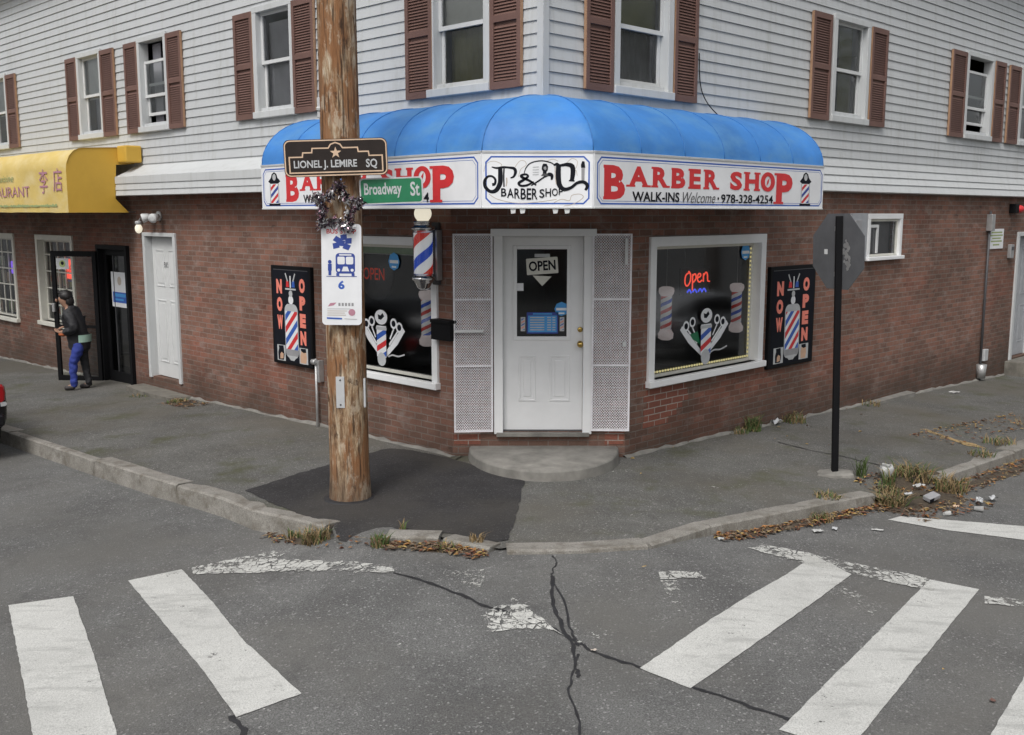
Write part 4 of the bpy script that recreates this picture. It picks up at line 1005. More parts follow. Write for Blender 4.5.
# square sign
bs = thing('street_name_sign', 'dark brown memorial square sign with a star, fixed highest on the wooden pole', 'street sign', (-1.49, 8.80, 3.06), R(4)); bs.rotation_euler = (0, R(-1.8), R(4))
mb = MB(); mb.prism(rrect(-.435, .435, -.155, .155, .05), -.004, .004, 'brown_sign', 'lightgrey'); mb.build('sign_plate', bs)
mb = MB(); mb.y0 = -.0045; mb.aline(rrect(-.425, .425, -.145, .145, .045), .01, 'sand', True)
mb.aline([(-.39, -.12), (-.39, .01), (-.28, .01), (-.275, .045), (-.2, .045), (-.195, .08), (-.06, .08), (-.04, .11), (0, .125), (.04, .11), (.06, .08), (.185, .08), (.19, .045), (.275, .045), (.28, .01), (.39, .01), (.39, -.12)], .011, 'sand'); mb.aline([(-.395, -.12), (.395, -.12)], .011, 'sand'); mb.build('border', bs)
mb = MB(); mb.y0 = -.0055; mb.atext('LIONEL J. LEMIRE', -.355, .175, -.1, -.018, 'lightgrey', .022); mb.build('lettering', bs); mb = MB(); mb.y0 = -.0055; mb.atext('SQ', .25, .345, -.1, -.018, 'lightgrey', .022); mb.build('lettering', bs)
mb = MB(); mb.y0 = -.0055; mb.apoly([((.05 if i % 2 == 0 else .02) * math.sin(R(36 * i)), .04 + (.05 if i % 2 == 0 else .02) * math.cos(R(36 * i))) for i in range(10)], 'sand'); mb.build('star', bs)
mb = MB(); mb.box(-.05, .05, .004, .09, -.03, .03, 'galv', .004); mb.build('bracket', bs)
gs = thing('street_name_sign', 'green street sign with white edge and letters reaching out beyond the wooden pole', 'street sign', (-1.035, 8.88, 2.785)); gs.rotation_euler = (0, R(-2.0), R(-3))
mb = MB(); mb.prism(rrect(-.275, .275, -.112, .112, .03), -.004, .004, 'lightgrey'); mb.build('sign_plate', gs)
mb = MB(); mb.y0 = -.0045; mb.apoly(rrect(-.262, .262, -.1, .1, .025), 'green'); mb.atext('Broadway', -.235, .09, -.06, .07, 'lightgrey', .02); mb.atext('St', .165, .245, -.05, .07, 'lightgrey', .02); mb.build('lettering', gs)
mb = MB(); mb.box(-.26, -.2, .004, .06, -.03, .03, 'galv', .004); mb.build('bracket', gs)
# bus stop sign
bu = thing('bus_stop_sign', 'white bus stop sign with blue bus picture and number 6 on the wooden pole', 'bus stop sign', (-1.475, 8.812, 1.635)); bu.rotation_euler = (0, R(.9), R(5))
mb = MB(); mb.prism(rrect(-.17, .17, 0, .87, .035), -.004, .004, 'sign_white', 'lightgrey'); mb.build('sign_plate', bu)
mb = MB(); mb.y0 = -.0045
mb.atext('BUS STOP', -.125, .125, .785, .825, 'red', .02)
for a, cx_, cz_ in ((20, .02, .755), (-20, -.035, .735), (15, .06, .725), (5, .0, .705), (-10, .045, .675), (25, -.045, .685)):
    c_, s_ = math.cos(R(a)), math.sin(R(a)); mb.apoly([(cx_ + (x * c_ - z * s_), cz_ + (x * s_ + z * c_)) for x, z in ((-.034, -.018), (.02, -.028), (.034, .018), (-.02, .028))], 'navy')
mb.build('lettering', bu)
mb = MB(); mb.y0 = -.0045
mb.apoly(rrect(-.05, .115, .445, .62, .03), 'navy'); mb.apoly(rrect(-.035, .028, .525, .59, .012), 'sign_white'); mb.apoly(rrect(.037, .1, .525, .59, .012), 'sign_white'); mb.arect(-.02, .085, .6, .611, 'sign_white')
mb.acirc(-.025, .475, .013, 'sign_white'); mb.acirc(.09, .475, .013, 'sign_white'); mb.apoly([(0, .465), (.065, .465), (.05, .505), (.015, .505)], 'sign_white'); mb.arect(-.045, -.02, .425, .45, 'navy'); mb.arect(.085, .11, .425, .45, 'navy')
mb.acirc(-.1, .545, .016, 'navy'); mb.arect(-.116, -.084, .47, .528, 'navy'); mb.arect(-.112, -.088, .43, .47, 'navy'); mb.arect(-.13, .13, .418, .423, 'navy'); mb.build('bus_symbol', bu)
mb = MB(); mb.y0 = -.0045; mb.atext('6', -.03, .025, .31, .385, 'midblue', .04)
mb.apoly([(-.12, .16), (-.07, .17), (-.045, .195), (-.1, .19)], 'purple'); 
for i in range(5): mb.arect(-.03 + i * .028, -.012 + i * .028, .165, .192, 'grey')
for zz, w in ((.14, .2), (.122, .17), (.104, .15), (.086, .16)): mb.aline([(-.125, zz), (-.125 + w, zz)], .006, 'lightgrey' if w > .18 else 'tan')
mb.acirc(.085, .11, .03, 'purple', 14); mb.aline([(-.13, .06), (.0, .055)], .014, 'midblue'); mb.aline([(.02, .055), (.13, .05)], .006, 'lightgrey'); mb.build('small_print', bu)
# star wreath of tinsel
wr = MB(); random.seed(11); star = [((.21 if i % 2 == 0 else .105) * math.sin(R(36 * i)), (.21 if i % 2 == 0 else .105) * math.cos(R(36 * i))) for i in range(10)]
for i in range(10):
    a, b = Vector(star[i]), Vector(star[(i + 1) % 10]); nseg = 150
    for j in range(nseg):
        p = a.lerp(b, random.random()); c = Vector((p.x + random.gauss(0, .014), random.gauss(-.015, .02), p.y + random.gauss(0, .014)))
        d = Vector((random.gauss(0, 1), random.gauss(0, 1), random.gauss(0, 1))).normalized(); e_ = d.cross(Vector((random.random(), random.random(), random.random() + .1))).normalized()
        l_, w_ = random.uniform(.025, .06), random.uniform(.007, .015)
        wr.face([c - e_ * w_, c + d * l_ * .6 - e_ * w_ * .5, c + d * l_, c + e_ * w_ + d * l_ * .3], random.choice(['silver', 'silver', 'tinsel_dark', 'tinsel_dark', 'tinsel_pink', 'lightgrey']))
wr.aline([(x, z) for x, z in star], .012, 'tinsel_dark', True)
w = wr.build('star_wreath', None, (-1.49, 8.79, 2.64)); w.rotation_euler = (0, R(8), 0); tag(w, 'star-shaped silver tinsel wreath hung on the wooden pole under the brown sign', 'wreath')
for v in range(0): pass

# ------------------------------------------------------------------ stop sign seen from behind
SX, SY = 3.3, 10.15; sz = zs(SX, SY)
st = thing('stop_sign', 'stop sign on a black post, seen from its grey back, set in concrete', 'stop sign', (SX, SY, sz))
mb = MB()
mb.box(-.032, .032, -.022, .022, -.2, 2.62, 'black', .004)
mb.build('post', st)
mb = MB(); random.seed(5); n = 18
prof_ = [(.2, -.03), (.19, .02), (.15, .035), (.05, .04)]
rows = [[mb.bm.verts.new((r * (1 + .15 * math.sin(i * 1.3) + random.uniform(-.05, .05)) * math.cos(2 * math.pi * i / n), r * (.75 + .1 * math.sin(i * 2.1)) * math.sin(2 * math.pi * i / n), z + random.uniform(-.006, .006))) for i in range(n)] for r, z in prof_]
for a, b in zip(rows, rows[1:]):
    for i in range(n): mb.bm.faces.new((a[i], a[(i + 1) % n], b[(i + 1) % n], b[i]))
mb.bm.faces.new(rows[-1]); mb.mi('concrete'); mb.build('concrete_collar', st)
SA = R(-70)       # direction the face looks, clockwise from +y
octp = [(.405 * math.cos(R(22.5 + 45 * i)), .405 * math.sin(R(22.5 + 45 * i))) for i in range(8)]
# back towards the camera: plate local -y is the back
mb = MB(); mb.prism(octp, -.002, .003, 'alu'); mb.y0 = -.0022
mb.apoly(rrect(-.2, -.15, -.03, .02, .005), 'white'); 
pl = mb.build('sign_plate', st); pl.location = (.01, .055, 2.27); pl.rotation_euler = (0, 0, R(-67)); st.rotation_euler = (0, R(-1.7), 0)
mb = MB(); mb.prism([(x * .99, z * .99) for x, z in octp], .0034, .0042, 'sign_white'); mb.prism([(x * .94, z * .94) for x, z in octp], .0044, .005, 'red'); mb.build('sign_face', pl)
mb = MB(); mb.y0 = -.0005; mb.atext('STOP', -.28, .28, -.12, .12, 'sign_white', .02); tl = mb.build('lettering', pl, (0, .0055, 0)); tl.rotation_euler = (0, 0, R(180))
mb = MB(); mb.y0 = -.0022
for i in range(26):
    a = random.uniform(0, 6.28); r = random.uniform(0, .13); cx_, cz_ = .13 + r * .45 * math.cos(a), -.04 + r * 1.3 * math.sin(a); s_ = random.uniform(.012, .035)
    mb.apoly([(cx_ + s_ * random.uniform(.6, 1) * math.cos(R(60 * q)), cz_ + s_ * random.uniform(.6, 1.2) * math.sin(R(60 * q))) for q in range(6)], 'galv')
mb.build('scuff_marks', pl)
mb = MB(); mb.box(-.03, .03, -.02, -.0025, -.25, -.2, 'galv', .003); mb.box(-.03, .03, -.02, -.0025, .2, .25, 'galv', .003); mb.build('sign_clamp', pl)

# ------------------------------------------------------------------ posters, barber poles, window dressing
def wthing(name, label, cat, fr, x, y, z, group=None): return thing(name, label, cat, fr.p(x, y, z), fr.rz, group)
def poster(fr, xc, zc, w, h, label):
    t = wthing('wall_poster', label, 'poster', fr, xc, -.02, zc, 'black light box posters on the brick')
    mb = MB(); mb.box(-w / 2, w / 2, -.03, .02, -h / 2, h / 2, 'black', .006); mb.build('poster_frame', t)
    k = w / .9
    mb = MB(); mb.y0 = -.031
    mb.arect(-w / 2 + .04, w / 2 - .04, -h / 2 + .04, h / 2 - .04, 'ink')
    mb.aline([(-w / 2 + .06, h / 2 - .05), (w / 2 - .06, h / 2 - .05)], .008, 'darkgrey')
    mb.build('poster_sheet', t)
    mb = MB(); mb.y0 = -.032
    for i, c in enumerate('NOW'): z = .27 - i * .225; mb.atext(c, -.325 * k, -.195 * k, z, z + .18, 'salmon', .075)
    mb.build('lettering', t); mb = MB(); mb.y0 = -.032
    for i, c in enumerate('OPEN'): z = .30 - i * .215; mb.atext(c, .195 * k, .325 * k, z, z + .175, 'salmon', .075)
    mb.build('lettering', t)
    mb = MB(); mb.y0 = -.032
    pw = .135 * k
    mb.apoly(rrect(-pw * 1.12, pw * 1.12, -.53, .15, .09), 'lightgrey'); mb.acirc(0, .2, .055, 'sign_white'); mb.apoly([(-.1 * k, .06), (-.06 * k, .15), (.06 * k, .15), (.1 * k, .06)], 'lightgrey'); mb.acirc(0, .28, .04, 'lightgrey')
    mb.arect(-pw, pw, -.42, .06, 'sign_white'); stripes(mb, -pw, pw, -.42, .06, .15, .95, ('red', 'midblue'), .55)
    mb.apoly([(-pw * 1.15, -.42), (-pw, -.5), (pw, -.5), (pw * 1.15, -.42)], 'grey'); mb.apoly([(-pw * .8, -.5), (-pw * .3, -.56), (pw * .3, -.56), (pw * .8, -.5)], 'lightgrey')
    mb.build('pole_picture', t)
    mb = MB(); mb.y0 = -.032
    mb.arect(-.12 * k, .12 * k, .325, .345, 'lightgrey'); mb.apoly([(-.1 * k, .36), (-.03 * k, .36), (-.04 * k, .43), (-.09 * k, .44)], 'red'); mb.apoly([(.03 * k, .36), (.1 * k, .36), (.09 * k, .44), (.04 * k, .43)], 'midblue'); mb.arect(-.012, .012, .35, .5, 'sign_white')
    mb.aline([(-.06 * k, .43), (-.11 * k, .53)], .022, 'lightgrey'); mb.aline([(.06 * k, .43), (.11 * k, .53)], .022, 'lightgrey'); mb.build('tool_emblem', t)
    mb = MB(); mb.y0 = -.032
    for s in (-1, 1):
        if s > 0: mb = MB(); mb.y0 = -.032
        x = .255 * s * k; mb.arect(x - .095 * k, x + .095 * k, -.58, -.38, 'lightgrey')
        mb.apoly([(x - .07, -.57), (x + .05, -.57), (x + .07, -.5), (x + .055, -.42), (x - .05, -.42), (x - .075, -.48)], 'ink' if s < 0 else 'skin_print')
        mb.apoly([(x - .03, -.56), (x + .04, -.55), (x + .05, -.49), (x, -.47), (x - .03, -.5)], 'skin_print'); mb.apoly([(x - .055, -.42), (x - .06, -.39), (x + .05, -.385), (x + .06, -.43), (x, -.44)], 'ink')
        mb.build('portrait_picture', t)
poster(FL, -4.235, 1.325, .88, 1.24, 'black poster lettered NOW OPEN between the wooden pole and the plain side door')
poster(FR, 4.575, 1.305, 1.1, 1.27, 'black poster lettered NOW OPEN beside the window and the stop sign')
# rotating barber pole on a wall bracket
bp = wthing('barber_pole', 'lit barber pole with white glass globe and chrome collars mounted on the brick', 'barber pole', FL, -1.5, -.2, 1.8)
mb = MB(); mb.lathe([(.098, .17), (.098, .6)], 'stripe_big', n=28, cap=False); mb.build('striped_cylinder', bp)
mb = MB(); mb.lathe([(.106, .17), (.106, .6)], 'clear', n=28, cap=False); mb.build('glass_cover', bp)
mb = MB(); mb.lathe([(.03, 0), (.07, .03), (.09, .075), (.1, .085), (.1, .1), (.122, .11), (.122, .135), (.1, .145), (.1, .175), (.03, .18)], 'chrome', n=28); mb.build('lower_collar', bp)
mb = MB(); mb.lathe([(.03, .59), (.1, .595), (.1, .62), (.122, .63), (.122, .65), (.095, .66), (.09, .69), (.1, .695), (.1, .71), (.06, .72)], 'chrome', n=28); mb.build('upper_collar', bp)
mb = MB(); mb.ball((0, 0, .79), .09, 'globe', u=24, v=16); mb.build('globe', bp)
mb = MB(); mb.box(-.05, .05, .16, .197, .05, .7, 'darkgrey', .006); mb.box(-.025, .025, .05, .16, .1, .14, 'chrome', .004); mb.box(-.025, .025, .05, .16, .62, .66, 'chrome', .004); mb.box(.05, .075, .12, .195, .1, .62, 'galv', .004); mb.build('wall_bracket', bp)
def hanging_pole(fr, x, y, zc, label, h=.6):
    t = wthing('hanging_barber_pole', label, 'decoration', fr, x, y, zc - h / 2, 'barber pole decorations hanging in the windows')
    mb = MB(); mb.lathe([(.062, .12), (.062, h - .1)], 'stripe_small', n=22, cap=False); mb.build('striped_cylinder', t)
    mb = MB(); mb.lathe([(.05, 0), (.083, .02), (.088, .07), (.07, .1), (.062, .125)], 'lit_cap', n=22); mb.build('end_cap', t)
    mb = MB(); mb.lathe([(.062, h - .105), (.08, h - .08), (.088, h - .05), (.083, h - .015), (.05, h)], 'lit_cap', n=22); mb.build('end_cap', t)
    mb = MB(); mb.tube([(0, 0, h), (0, 0, 2.25 - zc + h / 2)], .003, 'lightgrey', 4); mb.build('cord', t)
hanging_pole(FL, -1.93, .2, 1.45, 'striped barber pole decoration hanging in the window behind the lit barber pole', .62)
hanging_pole(FR, 2.25, .205, 1.48, 'striped barber pole decoration hanging in the neon window, on its side nearer the door')
hanging_pole(FR, 3.68, .205, 1.45, 'striped barber pole decoration hanging in the neon window, on its side nearer the poster')
def decal(fr, xc, zb_, w, h, label):
    t = wthing('window_decal', label, 'decal', fr, xc, .105, zb_, 'barber tool decals on the shop windows'); u = w / 2
    mb = MB(); mb.y0 = 0
    for s in (-1, 1):
        mb.aline([(s * .1 * u, .12 * h), (s * .62 * u, .42 * h), (s * .98 * u, .66 * h)], [.05, .085, .06], 'sign_white'); mb.aline([(s * .3 * u, .3 * h), (s * .66 * u, .56 * h)], [.016, .02], 'lightgrey')
        mb.acirc(s * .52 * u, .74 * h, .06, 'sign_white'); mb.acirc(s * .52 * u, .74 * h, .036, 'ink'); mb.acirc(s * .78 * u, .68 * h, .06, 'sign_white'); mb.acirc(s * .78 * u, .68 * h, .036, 'ink'); mb.aline([(s * .52 * u, .64 * h), (s * .34 * u, .45 * h)], .022, 'sign_white'); mb.aline([(s * .7 * u, .6 * h), (s * .3 * u, .34 * h)], .022, 'sign_white')
    if fr is FR: mb.apoly([(-.62 * u, .52 * h), (-.3 * u, .56 * h), (-.16 * u, .3 * h), (-.5 * u, .42 * h)], 'green')
    mb.build('razor_picture', t)
    mb = MB(); mb.y0 = -.02; q = .17 * u + .02
    mb.arect(-q, q, .1 * h, .68 * h, 'sign_white'); stripes(mb, -q, q, .12 * h, .62 * h, .13, .5, ('red', 'midblue'), .5); mb.apoly(rrect(-q * 1.15, q * 1.15, .6 * h, .66 * h, .012), 'lightgrey'); mb.acirc(0, .84 * h, .085, 'sign_white', 24, 1.35); mb.apoly([(-.05, .8 * h), (.0, .79 * h), (.06, .86 * h), (.03, .92 * h), (-.01, .87 * h), (-.06, .89 * h)], 'ink'); mb.acirc(0, .06 * h, q * .9, 'lightgrey')
    mb.build('pole_picture', t)
    mb = MB(); mb.y0 = 0; mb.aline(smooth_pts([(.25 * u, .12 * h), (.45 * u, .16 * h), (.7 * u, .15 * h), (1.0 * u, .2 * h)]), .018, 'lightgrey'); mb.build('flourish', t)
decal(FR, 2.87, .9, .95, .62, 'white barber tool decal with crossed razors low on the glass of the neon window'); decal(FL, -2.6, .9, .78, .62, 'white barber tool decal with crossed razors on the glass just behind the wooden pole')
# neon signs
nr = wthing('neon_sign', 'red script Open neon sign over small blue letters, hanging in the shop window', 'neon sign', FR, 2.98, .3, 1.84)
mb = MB()
def neon(P, m='neon_red', r=.0085): mb.tube([(x, 0, z) for x, z in smooth_pts(P, 5)], r, m, 6)
neon([(-.17, .07), (-.235, .04), (-.25, -.04), (-.21, -.085), (-.15, -.04), (-.14, .04), (-.18, .085)]); neon([(-.1, .05), (-.1, -.14)]); neon([(-.1, .03), (-.05, .05), (-.03, .0), (-.08, -.045), (-.1, -.03)]); neon([(.0, 0), (.06, .02), (.05, .05), (.01, .04), (0, -.02), (.04, -.05), (.09, -.03)]); neon([(.12, .05), (.12, -.05)]); neon([(.12, .02), (.17, .06), (.2, .03), (.21, -.04), (.25, -.05)]); mb.build('script_tubes', nr)
mb = MB()
for x in (-.2, -.09, .02, .1): neon([(x, -.16), (x + .04, -.13), (x + .08, -.17)], 'neon_blue', .009)
mb.build('blue_tubes', nr)
mb = MB(); mb.box(-.3, .3, .03, .045, -.19, .12, 'ink', .004); mb.tube([(-.2, .04, .12), (-.2, .04, .42)], .003, 'black', 4); mb.tube([(.2, .04, .12), (.2, .04, .42)], .003, 'black', 4); mb.build('backing', nr)
nl = wthing('neon_sign', 'round dark open sign with dim red letters in the window behind the wooden pole', 'neon sign', FL, -2.93, .3, 1.88)
mb = MB(); mb.lathe([(.01, -.02), (.3, -.02), (.3, .02), (.01, .02)], 'darkgrey', n=30); mb.build('round_backing', nl, rot=(R(90), 0, 0))
mb = MB(); mb.y0 = -.024; mb.atext('OPEN', -.24, .16, -.06, .08, 'neon_dim', .0); mb.build('lettering', nl)
mb = MB(); mb.tube([(0, 0, .3), (0, 0, .4)], .004, 'black', 4); mb.build('cord', nl)
# unlit pale green valance along the head of that window, led strip round the other
le = wthing('window_valance', 'pale green valance along the head of the window behind the wooden pole', 'valance', FL, -2.43, .15, 2.14)
mb = MB(); mb.box(-.8, .78, -.01, .01, 0, .1, 'valance_green', .003); le2 = mb.build('valance_band', le); mb = MB(); mb.box(-.82, .8, .012, .03, -.01, .11, 'white'); mb.build('mounting_strip', le)
ld = wthing('light_string', 'pale string of small lights edging the inside of the neon window', 'string lights', FR, 0, .1, 0)
x0, x1, z0, z1 = HR['shop']; random.seed(2)
mb = MB(); P = [(x1 - .085, 0, z1 - .1), (x1 - .085, 0, z0 + .06), (x0 + .085, 0, z0 + .06)]
mb.tube(P, .005, 'cream', 5); mb.build('cord', ld)
mb = MB()
for a, b in zip(P, P[1:]):
    a, b = Vector(a), Vector(b); n = int((b - a).length / .05)
    for i in range(n): q = a.lerp(b, i / n); mb.box(q.x - .011, q.x + .011, -.014, -.004, q.z - .011, q.z + .011, 'led')
o = mb.build('small_bulbs', ld); o['kind'] = 'stuff'
# stickers
def sticker(fr, x, y, z, r, label):
    mb = MB(); mb.y0 = 0; mb.acirc(0, 0, r, 'skyblue', 8); mb.arect(-r * .75, r * .75, -r * .2, r * .15, 'sign_white'); mb.aline([(-r * .4, -r * .6), (r * .4, -r * .6)], r * .2, 'sign_white')
    o = mb.build('security_sticker', None, fr.p(x, y, z), fr.rz); tag(o, label, 'sticker', 'blue security stickers on the glass')
sticker(FR, 3.67, .095, 2.13, .1, 'blue security sticker at the top of the neon window glass'); sticker(FL, -2.36, .095, 2.06, .1, 'blue security sticker on the glass of the window behind the wooden pole'); sticker(FC, .235, .068, 1.6, .075, 'blue security sticker low on the shop door glass')
os_ = wthing('open_sign', 'white OPEN sign with arrow hanging inside the shop door glass', 'open sign', FC, .03, .07, 2.05)
mb = MB(); mb.y0 = 0; mb.apoly(rrect(-.165, .165, -.085, .085, .01), 'cream'); mb.atext('OPEN', -.14, .14, -.05, .055, 'ink', .03); mb.build('board', os_, rot=(0, R(-4), 0))
mb = MB(); mb.y0 = 0; mb.apoly([(-.1, -.1), (.1, -.11), (0, -.21)], 'cream'); mb.arect(-.08, .08, .09, .125, 'lightgrey'); mb.build('arrow', os_)
pr = wthing('price_list', 'blue and white price list sheet taped low inside the shop door glass', 'notice', FC, .035, .068, 1.45)
mb = MB(); mb.y0 = 0; mb.arect(-.165, .165, -.11, .115, 'navy'); mb.arect(-.15, .15, -.095, .08, 'skyblue'); 
for i in range(6): z = .06 - i * .026; mb.aline([(-.13, z), (.02, z)], .012, 'lightgrey'); mb.aline([(.05, z), (.09, z)], .012, 'lightgrey'); mb.aline([(.105, z), (.135, z)], .012, 'lightgrey')
mb.aline([(-.1, .098), (.1, .098)], .014, 'skyblue'); mb.build('printed_sheet', pr)
for s, lab in ((-1, 'small striped pole picture next to the price list, hinge side of the door glass'), (1, 'small striped pole picture next to the price list, handle side of the door glass')):
    mb = MB(); mb.y0 = 0; mb.arect(-.024, .024, -.075, .075, 'lightgrey'); stripes(mb, -.018, .018, -.06, .06, .03, .6, ('salmon', 'midblue'), .4)
    tag(mb.build('pole_sticker', None, FC.p(.035 + s * .205, .068, 1.44), 0), lab, 'sticker')
mb = MB(); mb.y0 = 0; mb.arect(-.035, .035, -.04, .04, 'sign_white'); tag(mb.build('paper_note', None, FC.p(-.2, .068, 1.83), 0), 'small white paper note at the edge of the shop door glass', 'note')
# mailbox
mbx = wthing('mailbox', 'black wall mailbox with long lid beside the steel mesh gate', 'mailbox', FL, -1.36, 0, 1.28)
mb = MB(); mb.prism([(-.15, 0), (.15, 0), (.15, .2), (-.15, .2)], -.1, 0, 'black'); mb.build('body', mbx); mb = MB(); mb.box(-.158, .158, -.112, 0, .18, .215, 'black', .006); mb.build('lid', mbx)
mbx.location = FL.p(-1.36, 0, 1.28)
# lamps, pipes, boxes on the brick
fl = wthing('flood_light', 'white twin-headed flood light above the plain side door', 'flood light', FL, -7.72, 0, 2.55)
mb = MB(); mb.lathe([(.07, 0), (.07, .03), (.04, .05)], 'white', n=16); mb.build('mount', fl, rot=(R(90), 0, 0))
for s in (-1, 1):
    mb = MB(); mb.lathe([(.03, 0), (.05, .05), (.07, .13), (.065, .15), (.01, .14)], 'white', n=16); o = mb.build('lamp_head', fl, (s * .1, -.07, 0), rot=(R(105), 0, R(25 * s)))
pl_ = wthing('porch_light', 'small white bulb light hanging over the restaurant entrance', 'light', FL, -8.3, -.06, 2.34)
mb = MB(); mb.ball((0, 0, .02), .055, 'globe', sz=1.3); mb.build('bulb', pl_); mb = MB(); mb.lathe([(.035, .08), (.05, .09), (.05, .13), (.02, .14)], 'lightgrey', n=12); mb.build('holder', pl_); mb = MB(); mb.tube([(0, 0, .13), (0, .055, .2)], .01, 'galv', 6); mb.build('arm', pl_)
gp = wthing('fuel_vent_pipe', 'grey fill pipe with cap standing out of the brick behind the wooden pole', 'pipe', FL, -3.73, 0, .06)
mb = MB(); mb.tube([(0, -.05, -.3), (0, -.05, .78)], .017, 'galv', 8); mb.build('pipe', gp); mb = MB(); mb.box(.05, .1, -.08, -.0, .5, .77, 'galv', .008); mb.tube([(0, -.05, .74), (.08, -.05, .74)], .025, 'galv', 8); mb.tube([(-.06, -.06, .74), (.02, -.06, .74)], .035, 'galv', 10); mb.build('valve', gp)
cp = wthing('electrical_conduit', 'thin dark conduit running down the brick wall to a grey box near the pavement', 'conduit', FR, 11.0, 0, -.33)
mb = MB(); mb.tube([(0, -.04, .0), (.0, -.04, 2.95)], .022, 'darkgrey', 8); mb.build('pipe', cp); mb = MB(); mb.box(-.06, .08, -.1, 0, 2.62, 2.9, 'galv', .008); mb.build('junction_box', cp); mb = MB(); mb.tube([(-.02, -.07, .1), (-.02, -.07, .34)], [.07, .09], 'galv', 10); mb.build('base_fitting', cp); mb = MB(); mb.box(.1, .26, -.07, 0, .38, .58, 'lightgrey', .008); mb.build('outlet_box', cp)
ns = wthing('notice_sign', 'small white notice with green lettering on the brick beside the conduit', 'notice', FR, 11.4, -.012, 2.15)
mb = MB(); mb.box(-.33, .33, -.006, .01, -.17, .17, 'sign_white', .004); mb.build('sign_plate', ns); mb = MB(); mb.y0 = -.0065
for z, w in ((.11, .5), (.06, .56), (.01, .4), (-.04, .5), (-.1, .3)): mb.aline([(-w / 2, z), (w / 2, z)], .026, 'fgreen')
mb.build('print_lines', ns)
al = wthing('alarm_lamp', 'red alarm lamp with black horn under the white eave board', 'alarm', FR, 12.1, 0, 2.66)
mb = MB(); mb.ball((.1, -.09, 0), .07, 'red', sx=1.5); mb.build('lens', al); mb = MB(); mb.box(-.16, .0, -.12, 0, -.07, .09, 'black', .01); mb.build('horn', al)
ib = wthing('intercom_box', 'slim grey metal box on the brick beside the grey side door', 'intercom', FR, 12.09, 0, 1.8)
mb = MB(); mb.box(-.08, .08, -.06, 0, 0, .24, 'galv', .006); mb.build('body', ib); mb = MB(); mb.box(-.05, .05, -.065, -.058, .14, .2, 'darkgrey'); mb.build('grille', ib)
pb = wthing('plywood_cover', 'grey painted board with vent hood fixed on the brick beside the small window', 'panel', FR, 6.33, 0, 1.95)
mb = MB(); mb.box(-.25, .22, -.03, 0, 0, .64, 'plywood', .004); mb.build('board', pb); mb = MB(); mb.box(-.18, .0, -.06, -.03, .4, .55, 'grey', .006); mb.build('vent', pb)
# wire drooping from the siding to the awning
mb = MB(); P = [FR.p(2.42, -.03, 4.3), FR.p(2.44, -.04, 3.98), FR.p(2.55, -.05, 3.8), FR.p(2.75, -.08, 3.66), FR.p(2.88, -.1, 3.62)]
mb.tube(smooth_pts(P, 6), .006, 'black', 5); tag(mb.build('loose_wire'), 'thin black wire drooping down the siding onto the blue awning', 'wire')
# restaurant window contents
def rest_window(h, seed):
    random.seed(seed); x0, x1, z0, z1 = h
    for i in range(5):
        for j in range(4):
            if random.random() < .35: continue
            w = (x1 - x0 - .1) / 5; hh = (z1 - z0 - .1) / 5; x = x0 + .05 + w * i + random.uniform(0, .03); z = z0 + .05 + hh * j + random.uniform(0, .03)
            yield x, z, w * random.uniform(.75, .95), hh * random.uniform(.7, .95)
for h, sd, lab in ((HL['rw1'], 4, 'food picture sheet taped inside the grid window nearer the glass restaurant door'), (HL['rw2'], 9, 'food picture sheet taped inside the grid window at the far end of the yellow awning')):
    for x, z, w, hh in rest_window(h, sd):
        mb = MB(); mb.y0 = 0; mb.arect(-w / 2, w / 2, 0, hh, random.choice(['tan', 'cream', 'lightgrey', 'fgreen', 'sand'])); mb.acirc(random.uniform(-.02, .02), hh * .55, min(w, hh) * .32, random.choice(['salmon', 'sand', 'fgreen', 'brass', 'orange']), 12)
        mb.aline([(-w * .35, hh * .1), (w * .3, hh * .1)], .02, 'darkgrey')
        tag(mb.build('menu_picture', None, FL.p(x + w / 2, .155, z), FL.rz), lab, 'menu picture', 'food pictures in the restaurant windows')
nn_ = wthing('neon_sign', 'glowing red open sign with blue border in the restaurant window', 'neon sign', FL, -11.42, .16, 1.62)
mb = MB(); mb.box(-.25, .25, -.02, .0, -.17, .17, 'neon_red', .01); mb.build('red_panel', nn_); mb = MB(); mb.y0 = -.021; mb.atext('OPEN', -.19, .19, -.07, .07, 'salmon', .02); mb.build('lettering', nn_); mb = MB(); mb.box(-.3, .3, -.018, .0, .19, .3, 'midblue', .006); mb.box(-.3, .3, -.018, 0, -.22, -.19, 'midblue', .006); mb.build('border', nn_)
bl = wthing('neon_sign', 'violet glowing sign in the restaurant window at the far end of the awning', 'neon sign', FL, -14.1, .16, 1.55)
mb = MB(); mb.box(-.2, .2, -.02, 0, -.12, .12, emat('neon_violet', (.3, .15, .9), .6), .03); mb.build('panel', bl)
ep = wthing('entry_poster', 'white and blue poster inside the black restaurant entrance glass', 'poster', FL, -9.3, .04, 1.1)
mb = MB(); mb.y0 = 0; mb.arect(-.3, .3, 0, .56, 'sign_white'); mb.arect(-.26, .26, .07, .24, 'midblue'); mb.aline([(-.2, .19), (.2, .19)], .05, 'skyblue'); mb.aline([(-.2, .12), (.12, .12)], .03, 'skyblue'); mb.acirc(0, .42, .07, 'tan'); mb.build('printed_sheet', ep)

